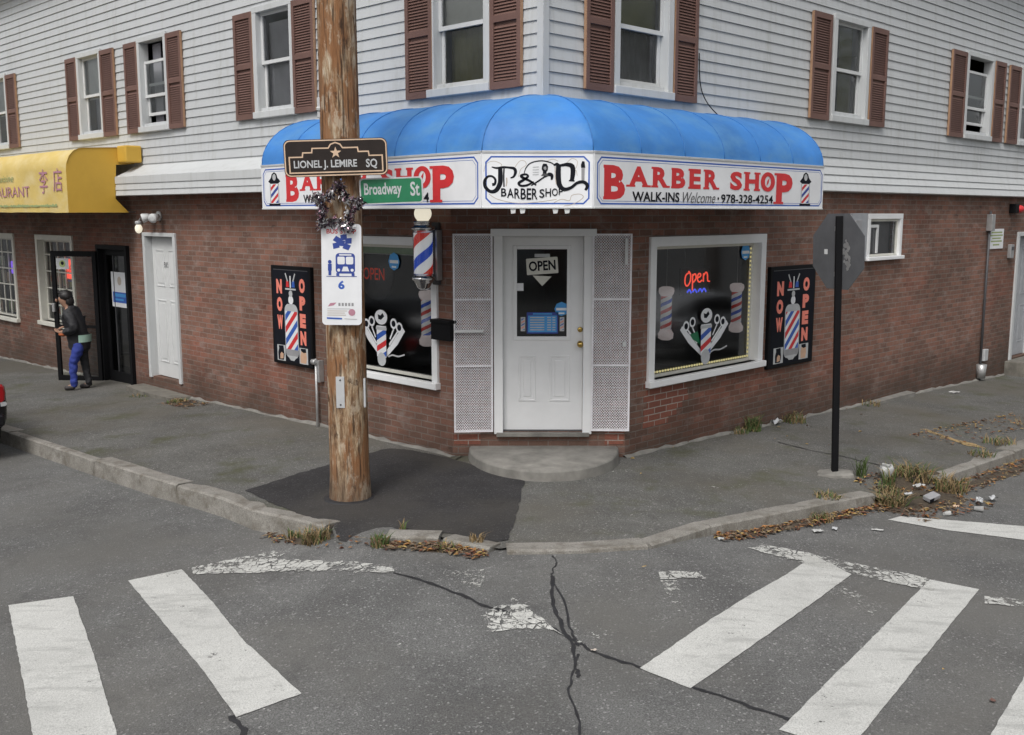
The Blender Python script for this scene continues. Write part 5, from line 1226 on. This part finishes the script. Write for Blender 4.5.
# ------------------------------------------------------------------ steps and slabs
mb = MB(); n = 30; top = .145; a_, b_ = .79, 1.06
P = [(a_ * math.cos(math.pi + math.pi * i / n), b_ * math.sin(math.pi + math.pi * i / n)) for i in range(n + 1)]; mb.mi('concrete')
ring = []
for (x, y) in P:
    d = Vector((x, y)).normalized(); wx, wy = .335 + x, CHY + y; g = zs(wx, wy)
    ring.append([mb.bm.verts.new(v) for v in ((x + d.x * .012, y + d.y * .012, g - .1), (x + d.x * .008, y + d.y * .008, g + .005), (x, y, top - .02), (x - d.x * .02, y - d.y * .02, top), (x * .5, y * .5, top + .004))])
for p, q in zip(ring, ring[1:]):
    for j in range(4): mb.bm.faces.new((p[j], q[j], q[j + 1], p[j + 1])).smooth = j > 1
c_ = mb.bm.verts.new((0, 0, top + .004))
for p, q in zip(ring, ring[1:]): mb.bm.faces.new((p[4], q[4], c_))
tag(mb.build('door_step', None, (.335, CHY, 0)), 'low half-round concrete step in front of the shop door', 'step')
mb = MB(); random.seed(8)
g = gz(FL.p(-7.8)[0]); mb.hprism([(-.85, 0.02), (-.82, -.3), (-.2, -.36), (.62, -.33), (.72, -.02)], -.25, g + .05, 'concrete_dark'); tag(mb.build('stone_slab', None, FL.p(-7.7, 0, 0), FL.rz), 'cracked grey slab on the pavement below the plain side door', 'slab')
mb = MB(); g = gz(FR.p(13)[0]); mb.box(-.75, .9, -.35, .0, g - .2, -.07, 'concrete_dark', .015); tag(mb.build('door_step', None, FR.p(13, 0, 0), FR.rz), 'square concrete step under the grey side door', 'step')
mb = MB(); g = gz(FR.p(7.2)[0]); mb.hprism([(-.7, 0), (-.68, -.13), (.6, -.16), (.65, 0)], -.5, g + .035, 'concrete'); tag(mb.build('stone_slab', None, FR.p(7.55, 0, 0), FR.rz), 'flat pale stone at the foot of the brick wall', 'slab')

# ------------------------------------------------------------------ person by the restaurant door
def skin_mesh(verts, edges, radii, m, levels=3):
    me = bpy.data.meshes.new('tmp'); me.from_pydata(verts, edges, []); o = bpy.data.objects.new('tmp', me); COL.objects.link(o)
    sk = o.modifiers.new('s', 'SKIN'); sb = o.modifiers.new('u', 'SUBSURF'); sb.levels = levels; sb.render_levels = levels
    lay = me.skin_vertices[0] if me.skin_vertices else None
    if lay is None:
        bm = bmesh.new(); bm.from_mesh(me); bm.verts.layers.skin.verify(); bm.to_mesh(me); bm.free(); lay = me.skin_vertices[0]
    for i, r in enumerate(radii): lay.data[i].radius = r if isinstance(r, tuple) else (r, r); lay.data[i].use_root = (i == 0)
    bpy.context.view_layer.update(); dg = bpy.context.evaluated_depsgraph_get()
    out = bpy.data.meshes.new_from_object(o.evaluated_get(dg)); bpy.data.objects.remove(o)
    if m in ('jacket', 'trousers'):
        from mathutils import noise as mn
        for v in out.vertices: v.co += v.normal * (mn.noise(Vector((v.co.x * 13, v.co.y * 13, v.co.z * 17))) * .016 + mn.noise(v.co * 40) * .004)
    for p in out.polygons: p.use_smooth = True
    out.materials.clear(); out.materials.append(MT[m]); return out
def mobj(name, me, parent, mat=None):
    me.name = name; o = bpy.data.objects.new(name, me); COL.objects.link(o); o.parent = parent; return o
def hand(V, E, Rr_, iw, dirv, side):
    """palm and five fingers grown from wrist vertex iw"""
    d = Vector(dirv).normalized(); s = Vector((0, side, 0)); s = (s - d * s.dot(d)).normalized(); base = Vector(V[iw]); 
    V.append(tuple(base + d * .05)); E.append((iw, len(V) - 1)); Rr_.append((.026, .018)); ip = len(V) - 1; palm = base + d * .05; dn = d.cross(s)
    for k, (off, ln) in enumerate(((-.03, .07), (-.01, .08), (.01, .075), (.028, .06))):
        V.append(tuple(palm + s * off + d * .04)); V.append(tuple(palm + s * off + d * (.04 + ln * .55) + dn * .015)); V.append(tuple(palm + s * off + d * (.04 + ln * .9) + dn * .04))
        a = len(V) - 3; E.extend([(ip, a), (a, a + 1), (a + 1, a + 2)]); Rr_.extend([.0095, .009, .0075])
    V.append(tuple(base + d * .035 - s * .04)); V.append(tuple(base + d * .075 - s * .06 + dn * .02)); a = len(V) - 2; E.extend([(ip, a), (a, a + 1)]); Rr_.extend([.011, .009])
gp_ = zs(-6.8, 15.75)
per = thing('person', 'person in black jacket and blue trousers walking past the restaurant door with folded forearms', 'person', (-6.76, 15.78, gp_), R(6)); per.scale = (.95, .95, .95)
# walks towards -x: forward is -x, the camera side is -y
hip = (0.03, 0, .80)
V = [hip, (-.0, 0, .98), (-.05, 0, 1.16), (-.1, 0, 1.3), (-.13, 0, 1.36), (-.17, 0, 1.42), (-.195, 0, 1.5), (-.19, 0, 1.55)]
E_ = [(0, 1), (1, 2), (2, 3), (3, 4), (4, 5), (5, 6), (6, 7)]; RR = [.085, .08, .1, .09, .055, .07, .092, .07]
def add(v, par, r): V.append(v); E_.append((par, len(V) - 1)); RR.append(r); return len(V) - 1
wr_ = []
for s in (-1, 1):
    sh_ = add((-.08, s * .17, 1.28), 3, .06); el = add((.02 - .02 * s, s * .24, 1.03), sh_, .046); w_ = add((-.2 + .02 * s, s * .12, .99 + .03 * s), el, .034); wr_.append((w_, s))
    hp = add((.03, s * .07, .74), 0, .062); kn = add(((-.08 if s < 0 else .05), s * .09, .44), hp, .042); an = add(((-.08 if s < 0 else .11), s * .085, .09), kn, .034); add(((-.2 if s < 0 else .01), s * .09, .04), an, .036)
for w_, s in wr_: hand(V, E_, RR, w_, (-.75, -s * .55, .1), s)
mobj('body', skin_mesh(V, E_, RR, 'skin'), per)
V2 = [(.03, 0, .6), (.015, 0, .82), (-.03, 0, 1.06), (-.08, 0, 1.22), (-.11, 0, 1.33), (-.145, 0, 1.375)]; E2 = [(i, i + 1) for i in range(5)]; R2_ = [(.175, .2), (.16, .185), (.155, .18), (.15, .18), (.1, .115), .08]
for s in (-1, 1):
    b = len(V2); V2 += [(-.08, s * .18, 1.28), (.03 - .02 * s, s * .26, 1.03), (-.16 + .02 * s, s * .145, .99 + .03 * s)]; E2 += [(3, b), (b, b + 1), (b + 1, b + 2)]; R2_ += [.085, .078, .062]
mobj('jacket', skin_mesh(V2, E2, R2_, 'jacket'), per)
V3 = [(.03, 0, .78)]; E3 = []; R3 = [(.13, .15)]
tr_ = None
for s in (-1, 1):
    V3 = [(.03, s * .05, .8), (.03, s * .09, .70), (-.03 if s < 0 else .04, s * .09, .56), ((-.08 if s < 0 else .05), s * .09, .43), (-.08 if s < 0 else .08, s * .088, .27), ((-.078 if s < 0 else .11), s * .085, .04)]
    mobj('trouser_leg', skin_mesh(V3, [(i, i + 1) for i in range(5)], [.115, .1, .082, .07, .06, .054], 'trousers' if s < 0 else 'jacket'), per)
    x = -.11 if s < 0 else .08
    V4 = [(x + .05, s * .088, .055), (x - .04, s * .09, .045), (x - .13, s * .092, .035)]; o = mobj('shoe', skin_mesh(V4, [(0, 1), (1, 2)], [.05, .045, .036], 'shoe'), per)
mb = MB(); mb.ball((-.15, 0, 1.545), .1, 'hair', sx=1.05); mb.ball((-.1, 0, 1.46), .075, 'hair', sz=1.35); mb.ball((-.2, .0, 1.6), .062, 'hair', sx=1.2, sz=.45)
random.seed(6)
for v in mb.bm.verts: v.co += Vector((random.uniform(-.008, .008), random.uniform(-.008, .008), random.uniform(-.008, .008)))
mb.build('hair', per)
mb = MB(); mb.ball((-.302, 0, 1.475), .02, 'skin', sz=1.4); 
for s in (-1, 1): mb.ball((-.285, s * .035, 1.505), .011, 'hair')
mb.build('face', per)
mb = MB(); k = mb.mi('mint'); rws = [[mb.bm.verts.new((.02 + .185 * math.cos(R(a)), .215 * math.sin(R(a)), z)) for a in range(-75, 31, 15)] for z in (.8, .86, .92)]
for p_, q_ in zip(rws, rws[1:]):
    for i in range(len(p_) - 1): mb.bm.faces.new((p_[i], p_[i + 1], q_[i + 1], q_[i]))
mb.build('jacket_stripe', per, smooth=True)
mb = MB(); mb.ball((-.2, -.1, .93), .06, 'orange', sx=1.2, sz=.6); mb.build('glove', per)

# ------------------------------------------------------------------ parked cars: one mostly out of the frame, one only seen reflected in the glass
def loft(secs, m, mb):
    rows = []; k = mb.mi(m)
    for x, pts in secs: rows.append([mb.bm.verts.new((x + dx, y, z)) for dx, y, z in pts])
    for a, b in zip(rows, rows[1:]):
        n = len(a)
        for i in range(n): f = mb.bm.faces.new((a[i], a[(i + 1) % n], b[(i + 1) % n], b[i])); f.material_index = k; f.smooth = True
    mb.bm.faces.new(rows[0][::-1]); mb.bm.faces.new(rows[-1])
def ring(w, z0, z1, n=28, e=3.6):
    P = []
    for i in range(n):
        a = 2 * math.pi * i / n; c, s = math.cos(a), math.sin(a)
        P.append((0, w * abs(c) ** (2 / e) * (1 if c > 0 else -1), (z0 + z1) / 2 + (z1 - z0) / 2 * abs(s) ** (2 / e) * (1 if s > 0 else -1)))
    return P
def make_car(x, y, ang, paint_, label):
    """local x runs from the rear bumper forward"""
    car = thing('parked_car', label, 'car', (x, y, zr(x, y)), ang)
    mb = MB(); loft([(0.0, ring(.7, .44, .86)), (.03, ring(.79, .34, .95)), (.14, ring(.85, .27, 1.02)), (.6, ring(.89, .22, 1.03)), (1.4, ring(.9, .22, 1.0)), (2.8, ring(.9, .22, .98)), (3.6, ring(.88, .22, .95)), (4.2, ring(.84, .26, .86)), (4.5, ring(.74, .34, .74))], paint_, mb); mb.build('body', car)
    mb = MB(); loft([(.15, ring(.6, .9, 1.05)), (.6, ring(.7, .9, 1.36)), (1.1, ring(.72, .9, 1.45)), (2.1, ring(.72, .9, 1.46)), (2.7, ring(.7, .9, 1.3)), (3.3, ring(.66, .9, .98))], paint_, mb); mb.build('cabin', car)
    for s in (-1, 1):
        mb = MB(); loft([(-.012, ring(.08, -.1, .1, 12)), (.03, ring(.12, -.12, .12, 12)), (.16, ring(.1, -.1, .1, 12))], 'taillight', mb); o = mb.build('tail_light', car, (.02, s * .69, .8))
        mb = MB(); loft([(-.01, ring(.07, -.025, .025, 12)), (.1, ring(.09, -.03, .03, 12))], 'lightgrey', mb); mb.build('reverse_light', car, (.02, s * .73, .68))
        for xx in (.85, 3.6):
            mb = MB(); mb.lathe([(.2, -.1), (.3, -.1), (.33, -.06), (.33, .06), (.3, .1), (.2, .1)], 'rubber', n=24); wl = mb.build('wheel', car, (xx, s * .82, .33), rot=(R(90), 0, 0))
            mb = MB(); mb.lathe([(.05, .06), (.2, .09), (.2, -.09), (.05, -.06)], 'galv', n=16); mb.build('rim', wl)
        mb = MB(); mb.face([(.7, s * .715, 1.04), (2.5, s * .722, 1.04), (2.2, s * .728, 1.34), (1.0, s * .728, 1.34)], 'black'); mb.build('side_window', car)
    mb = MB(); mb.box(-.04, .1, -.76, .76, .42, .58, 'carpaint', .04); mb.build('rear_bumper', car)
cd = Vector((-.74, .672)); cn = Vector((-.672, -.74))
c0 = Vector((-6.0, 12.06)) - cd * .27 + cn * .97
make_car(c0.x, c0.y, math.atan2(cd.y, cd.x), 'carpaint', 'black parked car with red tail light standing at the kerb beyond the yellow awning')
make_car(12.6, 12.4, R(47), 'lightgrey', 'silver parked car standing across the street that runs past the stop sign')

# ------------------------------------------------------------------ weeds, leaves and litter
def blades(mb, n, r, h, ms, x0=0, y0=0, z0=0, spread=.5):
    for _ in range(n):
        a = random.uniform(0, 6.28); q = r * math.sqrt(random.random()); x, y = x0 + q * math.cos(a), y0 + q * math.sin(a); b = random.uniform(0, 6.28); spread_ = spread * 1.35; L = h * .9 * random.uniform(.4, 1.1); w = random.uniform(.003, .007)
        dx, dy = math.cos(b) * L * spread_ * random.uniform(.3, 1.2), math.sin(b) * L * spread_ * random.uniform(.3, 1.2); nx, ny = -math.sin(b) * w, math.cos(b) * w
        m1 = (x + dx * .4, y + dy * .4, z0 + L * .65); m2 = (x + dx, y + dy, z0 + L * random.uniform(.7, 1)); m = random.choice(ms)
        mb.face([(x - nx, y - ny, z0 - .01), (x + nx, y + ny, z0 - .01), (m1[0] + nx * .8, m1[1] + ny * .8, m1[2]), (m1[0] - nx * .8, m1[1] - ny * .8, m1[2])], m)
        mb.face([(m1[0] - nx * .8, m1[1] - ny * .8, m1[2]), (m1[0] + nx * .8, m1[1] + ny * .8, m1[2]), m2], m)
def tuft(x, y, n, r, h, ms, label, zf=zs, name='weed_tuft', spread=.6, sx=1):
    mb = MB(); blades(mb, n, r, h, ms, spread=spread); o = mb.build(name, None, (x, y, zf(x, y))); tag(o, label, 'weeds'); return o
random.seed(21)
tuft(2.93, 12.22, 170, .11, .24, ['grass', 'grass', 'grass', 'straw'], 'dark green grass tuft at the foot of the brick under the black poster')
tuft(3.62, 12.9, 190, .17, .16, ['straw', 'straw', 'grass'], 'dry straw-coloured weeds at the brick foot between the green tuft and the stop sign')
tuft(2.72, 12.02, 60, .12, .1, ['straw', 'grass'], 'small yellowed weed beside the dark green grass tuft at the wall')
tuft(5.15, 14.4, 70, .15, .1, ['straw', 'straw', 'grass'], 'brown weeds by the flat pale stone at the foot of the wall')
tuft(3.56, 10.12, 46, .05, .3, ['grass'], 'upright green leaves growing out beside the stop sign collar', spread=.5)
tuft(3.78, 9.95, 40, .05, .26, ['grass', 'grass', 'straw'], 'green weed sprig between the stop sign and the white cup', spread=.6)
tuft(3.72, 9.78, 90, .13, .13, ['grass', 'straw'], 'low mixed weeds at the broken kerb end by the stop sign', spread=.9)
tuft(4.12, 10.3, 260, .22, .2, ['straw', 'straw', 'grass'], 'thick dry grass clump filling the gap in the kerb', spread=.9)
tuft(4.45, 10.1, 190, .17, .22, ['grass', 'straw', 'straw'], 'bushy green and brown weeds against the kerb end beyond the litter', zr, spread=.8)
tuft(3.62, 9.42, 170, .12, .2, ['straw', 'straw', 'straw', 'grass'], 'dead straw hanging over the broken kerb end next to the leaves', zr, spread=1)
tuft(-1.62, 8.1, 150, .11, .16, ['straw', 'grass', 'straw'], 'dry reddish weeds at the end of the high kerb below the wooden pole', zr, spread=.8)
tuft(-1.82, 8.3, 80, .09, .1, ['straw', 'grass'], 'short dry weeds along the high kerb face below the wooden pole', zr, spread=.8)
tuft(-1.04, 7.72, 110, .07, .13, ['grass', 'grass', 'straw'], 'green weed at the start of the low kerb in front of the asphalt patch', zr, spread=.7)
tuft(-.52, 7.62, 90, .1, .07, ['grass', 'straw', 'straw'], 'low moss and weeds in the joint of the low kerb', zr, spread=.9)
tuft(-.28, 7.68, 40, .05, .12, ['straw'], 'small dry weed behind the low kerb at the edge of the asphalt patch', zs, spread=.7)
tuft(-.9, 8.05, 16, .03, .14, ['straw', 'grass'], 'thin weed stalk behind the low kerb near the wooden pole', zs, spread=.5)
tuft(2.78, 8.88, 120, .11, .1, ['grass', 'straw', 'straw'], 'weeds along the kerb face near the worn white line', zr, spread=.8)
tuft(2.95, 9.24, 120, .13, .07, ['straw', 'straw', 'grass'], 'dried brown weeds lying on top of the kerb near the stop sign', zs, spread=1.1)
tuft(5.35, 11.35, 90, .14, .1, ['grass', 'straw'], 'green weeds on the pavement edge beyond the kerb gap', zs, spread=.9)
tuft(5.9, 12.1, 130, .2, .1, ['straw', 'straw', 'grass'], 'dry weed patch on the pavement near the yellow paint mark', zs, spread=1)
tuft(7.0, 13.3, 130, .28, .1, ['straw', 'straw'], 'straw debris patch farthest along the pavement edge', zs, spread=1.2)
tuft(-4.75, 14.25, 90, .14, .08, ['straw', 'grass'], 'weeds and leaf scraps beside the slab below the plain side door', zs, spread=1.1)
tuft(-5.5, 14.95, 80, .2, .05, ['grass', 'straw'], 'mossy weeds along the slab edge below the plain side door', zs, spread=1.1)
mb = MB(); random.seed(33)
def leaf(x, y, zf, s=1):
    s *= .72
    z = zf(x, y) + random.uniform(.006, .03); a = random.uniform(0, 6.28); L = random.uniform(.022, .05) * s; w = L * random.uniform(.5, .85); t = random.uniform(-.4, .5); m = random.choice(MT['leafs'])
    c, s_ = math.cos(a), math.sin(a); q = random.uniform(0, .014)
    p = lambda u, v, h: (x + u * c - v * s_, y + u * s_ + v * c, z + h)
    mb.face([p(-L, 0, 0), p(-L * .2, -w * .6, q), p(L * .5, -w * .4, q * .8), p(L, 0, t * .02)], m); mb.face([p(-L, 0, 0), p(L, 0, t * .02), p(L * .5, w * .4, q * .8), p(-L * .2, w * .6, q)], m)
def along(P, n, a, b, zf=zr, s=1):
    for _ in range(n):
        i = random.randrange(len(P) - 1); t = random.random(); p = Vector(P[i]).lerp(Vector(P[i + 1]), t); d = (Vector(P[i + 1]) - Vector(P[i])).normalized(); o = a + (b - a) * random.random() ** 1.7
        leaf(p.x + d.y * o, p.y - d.x * o, zf, s)
along([(-1.0, 7.76), (-.55, 7.7), (-.17, 7.48)], 304, .0, .16); along([(-1.5, 8.1), (-1.0, 7.76)], 22, .0, .2)
along([(-2.1, 8.5), (-1.55, 8.12)], 96, .0, .14); along([(1.66, 8.17), (2.14, 8.49), (2.8, 8.94), (3.46, 9.39)], 528, .0, .15)
along([(3.4, 9.4), (4.4, 10.1)], 672, -.1, .6); along([(4.4, 10.17), (6.05, 11.76), (9, 14.55)], 832, .0, .28); along([(3.6, 9.7), (4.4, 10.4)], 208, -.3, .2, zs)
along([(5.2, 11.9), (7.5, 13.9)], 256, -.5, .1, zs); along([(-4.9, 14.35), (-4.3, 13.9)], 144, -.12, .25, zs)
for _ in range(7): leaf(random.uniform(-5, 6), random.uniform(5.6, 7.4), zr, .6)
for _ in range(30): x = random.uniform(1.2, 5); leaf(x, 9.2 + x * .75 + random.uniform(-.5, 1.8), zs, .8)
tag(mb.build('fallen_leaves'), 'orange and brown fallen leaves drifted along the kerbs', 'leaves', kind='stuff')
mb = MB(); random.seed(5); mb.mi('soil')
def mound(cx_, cy_, rx, ry, h, a, zf):
    n = 16; rows = []
    for j in range(6):
        r = j / 5; rows.append([])
        for i in range(n):
            t = 2 * math.pi * i / n; u, v = rx * r * math.cos(t), ry * r * math.sin(t); rr = 1 + .18 * math.sin(3 * t + cx_) + random.uniform(-.06, .06); u *= rr; v *= rr
            x, y = cx_ + u * math.cos(a) - v * math.sin(a), cy_ + u * math.sin(a) + v * math.cos(a)
            rows[-1].append(mb.bm.verts.new((x, y, zf(x, y) + h * (1 - r * r) * random.uniform(.8, 1.2) + (.001 if j < 5 else -.012))))
    for p, q in zip(rows, rows[1:]):
        for i in range(n):
            try: mb.bm.faces.new((p[i], p[(i + 1) % n], q[(i + 1) % n], q[i])).smooth = True
            except ValueError: pass
mound(4.0, 9.7, .62, .32, .05, R(40), zr); mound(4.1, 10.25, .5, .22, .04, R(42), zs); mound(5.3, 10.85, 1.4, .1, .03, R(44), zr); mound(2.5, 8.68, .95, .07, .02, R(33), zr); mound(-.6, 7.63, .42, .08, .02, R(-12), zr); mound(-1.72, 8.2, .25, .1, .03, R(-38), zr); mound(-4.7, 14.2, .4, .15, .02, R(-45), zs)
tag(mb.build('gutter_soil'), kind='structure')
def cup(x, y, zf, label, m='litter_white', name='paper_cup', tilt=90, rz=0, s=1, cat='litter'):
    mb = MB(); mb.lathe([(.026 * s, 0), (.036 * s, .1 * s), (.038 * s, .1 * s), (.033 * s, .096 * s), (.024 * s, .006 * s)], m, n=16); o = mb.build(name, None, (x, y, zf(x, y) + (.035 * s if tilt else .002)), rot=(R(tilt), 0, R(rz))); tag(o, label, cat); return o
def scrap(x, y, zf, w, l, label, m='litter_white', rz=0, name='paper_scrap', crumple=.02, lift=.012):
    w *= .62; l *= .62; crumple *= .8
    mb = MB(); n = 4; G_ = [[mb.bm.verts.new((-l / 2 + l * i / n, -w / 2 + w * j / n, random.uniform(0, crumple))) for j in range(n + 1)] for i in range(n + 1)]; mb.mi(m)
    for i in range(n):
        for j in range(n): mb.bm.faces.new((G_[i][j], G_[i + 1][j], G_[i + 1][j + 1], G_[i][j + 1]))
    o = mb.build(name, None, (x, y, zf(x, y) + lift), R(rz)); tag(o, label, 'litter'); return o
mb = MB(); mb.lathe([(.05, 0), (.062, .11), (.05, .14), (.058, .141), (.07, .11), (.056, 0)], 'litter_white', n=14)
for v in mb.bm.verts: v.co += Vector((random.uniform(-.006, .006), random.uniform(-.006, .006), random.uniform(-.012, .012) if v.co.z > .1 else 0))
o = mb.build('paper_cup', None, (3.84, 10.17, zs(3.84, 10.17) + .002), rot=(R(8), R(-6), 0)); tag(o, 'crumpled white paper cup standing in the weeds beside the stop sign', 'litter')
scrap(4.1, 9.98, zs, .1, .22, 'flat white carton lying on the broken kerb gap', rz=35, crumple=.03, lift=.05)
mb = MB(); mb.box(-.075, .075, -.045, .045, 0, .045, 'grey', .008); mb.box(-.076, -.02, -.046, -.04, .005, .04, 'ink'); o = mb.build('cardboard_box', None, (4.05, 9.55, zr(4.05, 9.55) + .06), rot=(R(12), R(-10), R(30))); tag(o, 'small grey box with dark open end in the gutter litter', 'litter')
scrap(3.86, 9.62, zr, .12, .16, 'crumpled grey plastic bag in the gutter leaves', 'lightgrey', 20, 'plastic_bag', .06, .06)
scrap(4.55, 9.62, zr, .1, .24, 'grey torn paper beyond the small box in the gutter', 'lightgrey', 65, crumple=.05, lift=.03)
scrap(4.75, 9.78, zr, .12, .16, 'pale paper scrap at the end of the gutter litter', 'lightgrey', 25, crumple=.04, lift=.03)
cup(4.4, 9.4, zr, 'white bottle lying in the gutter beside the stop line', rz=70, s=.8, name='plastic_bottle')
scrap(4.22, 9.38, zr, .07, .14, 'orange wrapper in the gutter leaves next to the white bottle', 'sand', 40, 'wrapper', .03, .04)
cup(4.02, 9.18, zr, 'small crushed white cup at the corner of the stop line', rz=110, s=.65)
scrap(2.64, 8.5, zr, .1, .14, 'white paper scrap lying in the leaves at the kerb near the worn line', rz=20)
scrap(2.82, 8.6, zr, .07, .12, 'grey paper scrap beside the white one in the kerb leaves', 'lightgrey', 70)
scrap(3.2, 8.62, zr, .05, .16, 'thin white card lying on the road by the stop line', rz=-15, crumple=.01)
scrap(1.72, 8.08, zr, .06, .08, 'tiny white paper by the kerb nearest the shop door', rz=10)
scrap(7.0, 15.9, zs, .16, .26, 'white paper lying on the pavement near the conduit', rz=30)
scrap(3.35, 12.66, zs, .14, .3, 'white plastic wrap at the wall foot between two weeds', 'lightgrey', 45, 'plastic_bag', .07, .02)
scrap(.5, 5.93, zr, .035, .06, 'tiny pale scrap on the sealed road crack', 'tan', 12, crumple=.01, lift=.014)
scrap(2.72, 5.42, zr, .05, .06, 'small red leaf or scrap on the crosswalk stripe nearest the camera', 'shutter', 50, crumple=.01, lift=.01)

# ------------------------------------------------------------------ the far sides of the two streets: they show only as reflections in the glass
MT['bark'] = M('bark', (.09, .07, .055), .9, var=.3, scale=12, bmp=.6); MT['leaf_a'] = M('crown_green', (.05, .075, .022), .8, var=.4, scale=3); MT['leaf_b'] = M('crown_olive', (.11, .1, .03), .8, var=.4, scale=3)
def street_tree(x, y, h, seed, label):
    random.seed(seed); z0 = zr(x, y); t = thing('street_tree', label, 'tree', (x, y, z0), 0, 'trees across the streets')
    mb = MB(); top = h * .62; mb.tube([(0, 0, -.2), (.05, .02, h * .2), (.1, -.05, h * .4), (.0, .05, top)], [.24, .18, .14, .06], 'bark', 10); tips = []
    for i in range(11):
        a = i * 2.4; zz = h * random.uniform(.28, .58); L = h * random.uniform(.2, .34); e = Vector((math.cos(a) * L, math.sin(a) * L, zz + L * random.uniform(.5, 1.0))); m_ = Vector((math.cos(a) * L * .45, math.sin(a) * L * .45, zz + L * .25)); mb.tube([(.05, 0, zz), m_, e], [.08, .055, .02], 'bark', 6); tips += [e, m_.lerp(e, .6)]
    mb.build('trunk', t)
    mb = MB(); tips.append(Vector((0, 0, h * .8)))
    for c in tips:
        R_ = h * random.uniform(.09, .15)
        for _ in range(520):
            d = Vector((random.gauss(0, 1), random.gauss(0, 1), random.gauss(0, .8))); p = c + d.normalized() * R_ * random.random() ** .4; u = Vector((random.gauss(0, 1), random.gauss(0, 1), random.gauss(0, 1))).normalized(); v = u.cross(Vector((random.gauss(0, 1), random.gauss(0, 1), random.gauss(0, 1)))).normalized(); s = random.uniform(.03, .06)
            mb.face([p - u * s, p + v * s * .6, p + u * s, p - v * s * .6], random.choice(['leaf_a', 'leaf_a', 'leaf_b']))
    mb.build('crown', t)
def far_house(x, y, rz, w, d, h, wall, label):
    z0 = zr(x, y); t = thing('house', label, 'house', (x, y, z0), rz); mb = MB(); mb.box(-w / 2, w / 2, 0, d, -.3, h, wall); mb.prism([(-w / 2, h), (w / 2, h), (0, h + w * .38)], 0, d, wall); mb.build('wall', t)
    mb = MB()
    for s in (-1, 1): mb.face([(s * (w / 2 + .4), -.4, h - .3), (s * (w / 2 + .4), d + .4, h - .3), (0, d + .4, h + w * .38 + .1), (0, -.4, h + w * .38 + .1)], 'darkgrey')
    mb.build('roof', t)
    for xx in (-w * .32, 0, w * .32):
        for zz in (1.0, 3.9):
            if xx == 0 and zz < 2: continue
            mb = MB(); mb.box(xx - .5, xx + .5, -.06, .02, zz, zz + 1.5, 'white'); o = mb.build('window', t); mb = MB(); mb.face([(xx - .42, -.065, zz + .08), (xx + .42, -.065, zz + .08), (xx + .42, -.065, zz + 1.42), (xx - .42, -.065, zz + 1.42)], 'black'); mb.build('pane', o)
    mb = MB(); mb.box(-.5, .5, -.07, .02, .1, 2.2, 'shutter'); mb.build('door', t); mb = MB(); mb.box(-1.4, 1.4, -1.5, -.02, -.2, .25, 'concrete_dark'); mb.build('porch', t)
far_house(-19.5, 8.5, R(135), 8, 9, 5.8, 'sign_white', 'white two-storey gabled house across the street that runs past the yellow awning')
far_house(21.5, 7.0, R(-135), 8, 9, 5.8, 'fgreen', 'green two-storey gabled house across the street that runs past the stop sign')
far_house(1.5, -15, R(180), 9, 9, 5.6, 'lightgrey', 'grey two-storey gabled house diagonally across the junction')
for i, (x, y, h, lab) in enumerate(((-15.5, 14, 12, 'leafy street tree beside the white gabled house'), (-14.5, 3.0, 11, 'leafy street tree on the junction side of the white gabled house'), (18.0, 15.0, 12, 'leafy street tree beside the green gabled house'), (15, 2.5, 12, 'leafy street tree on the junction side of the green gabled house'), (-5.5, -13, 10, 'tall leafy street tree beside the grey gabled house'))): street_tree(x, y, h, 40 + i, lab)
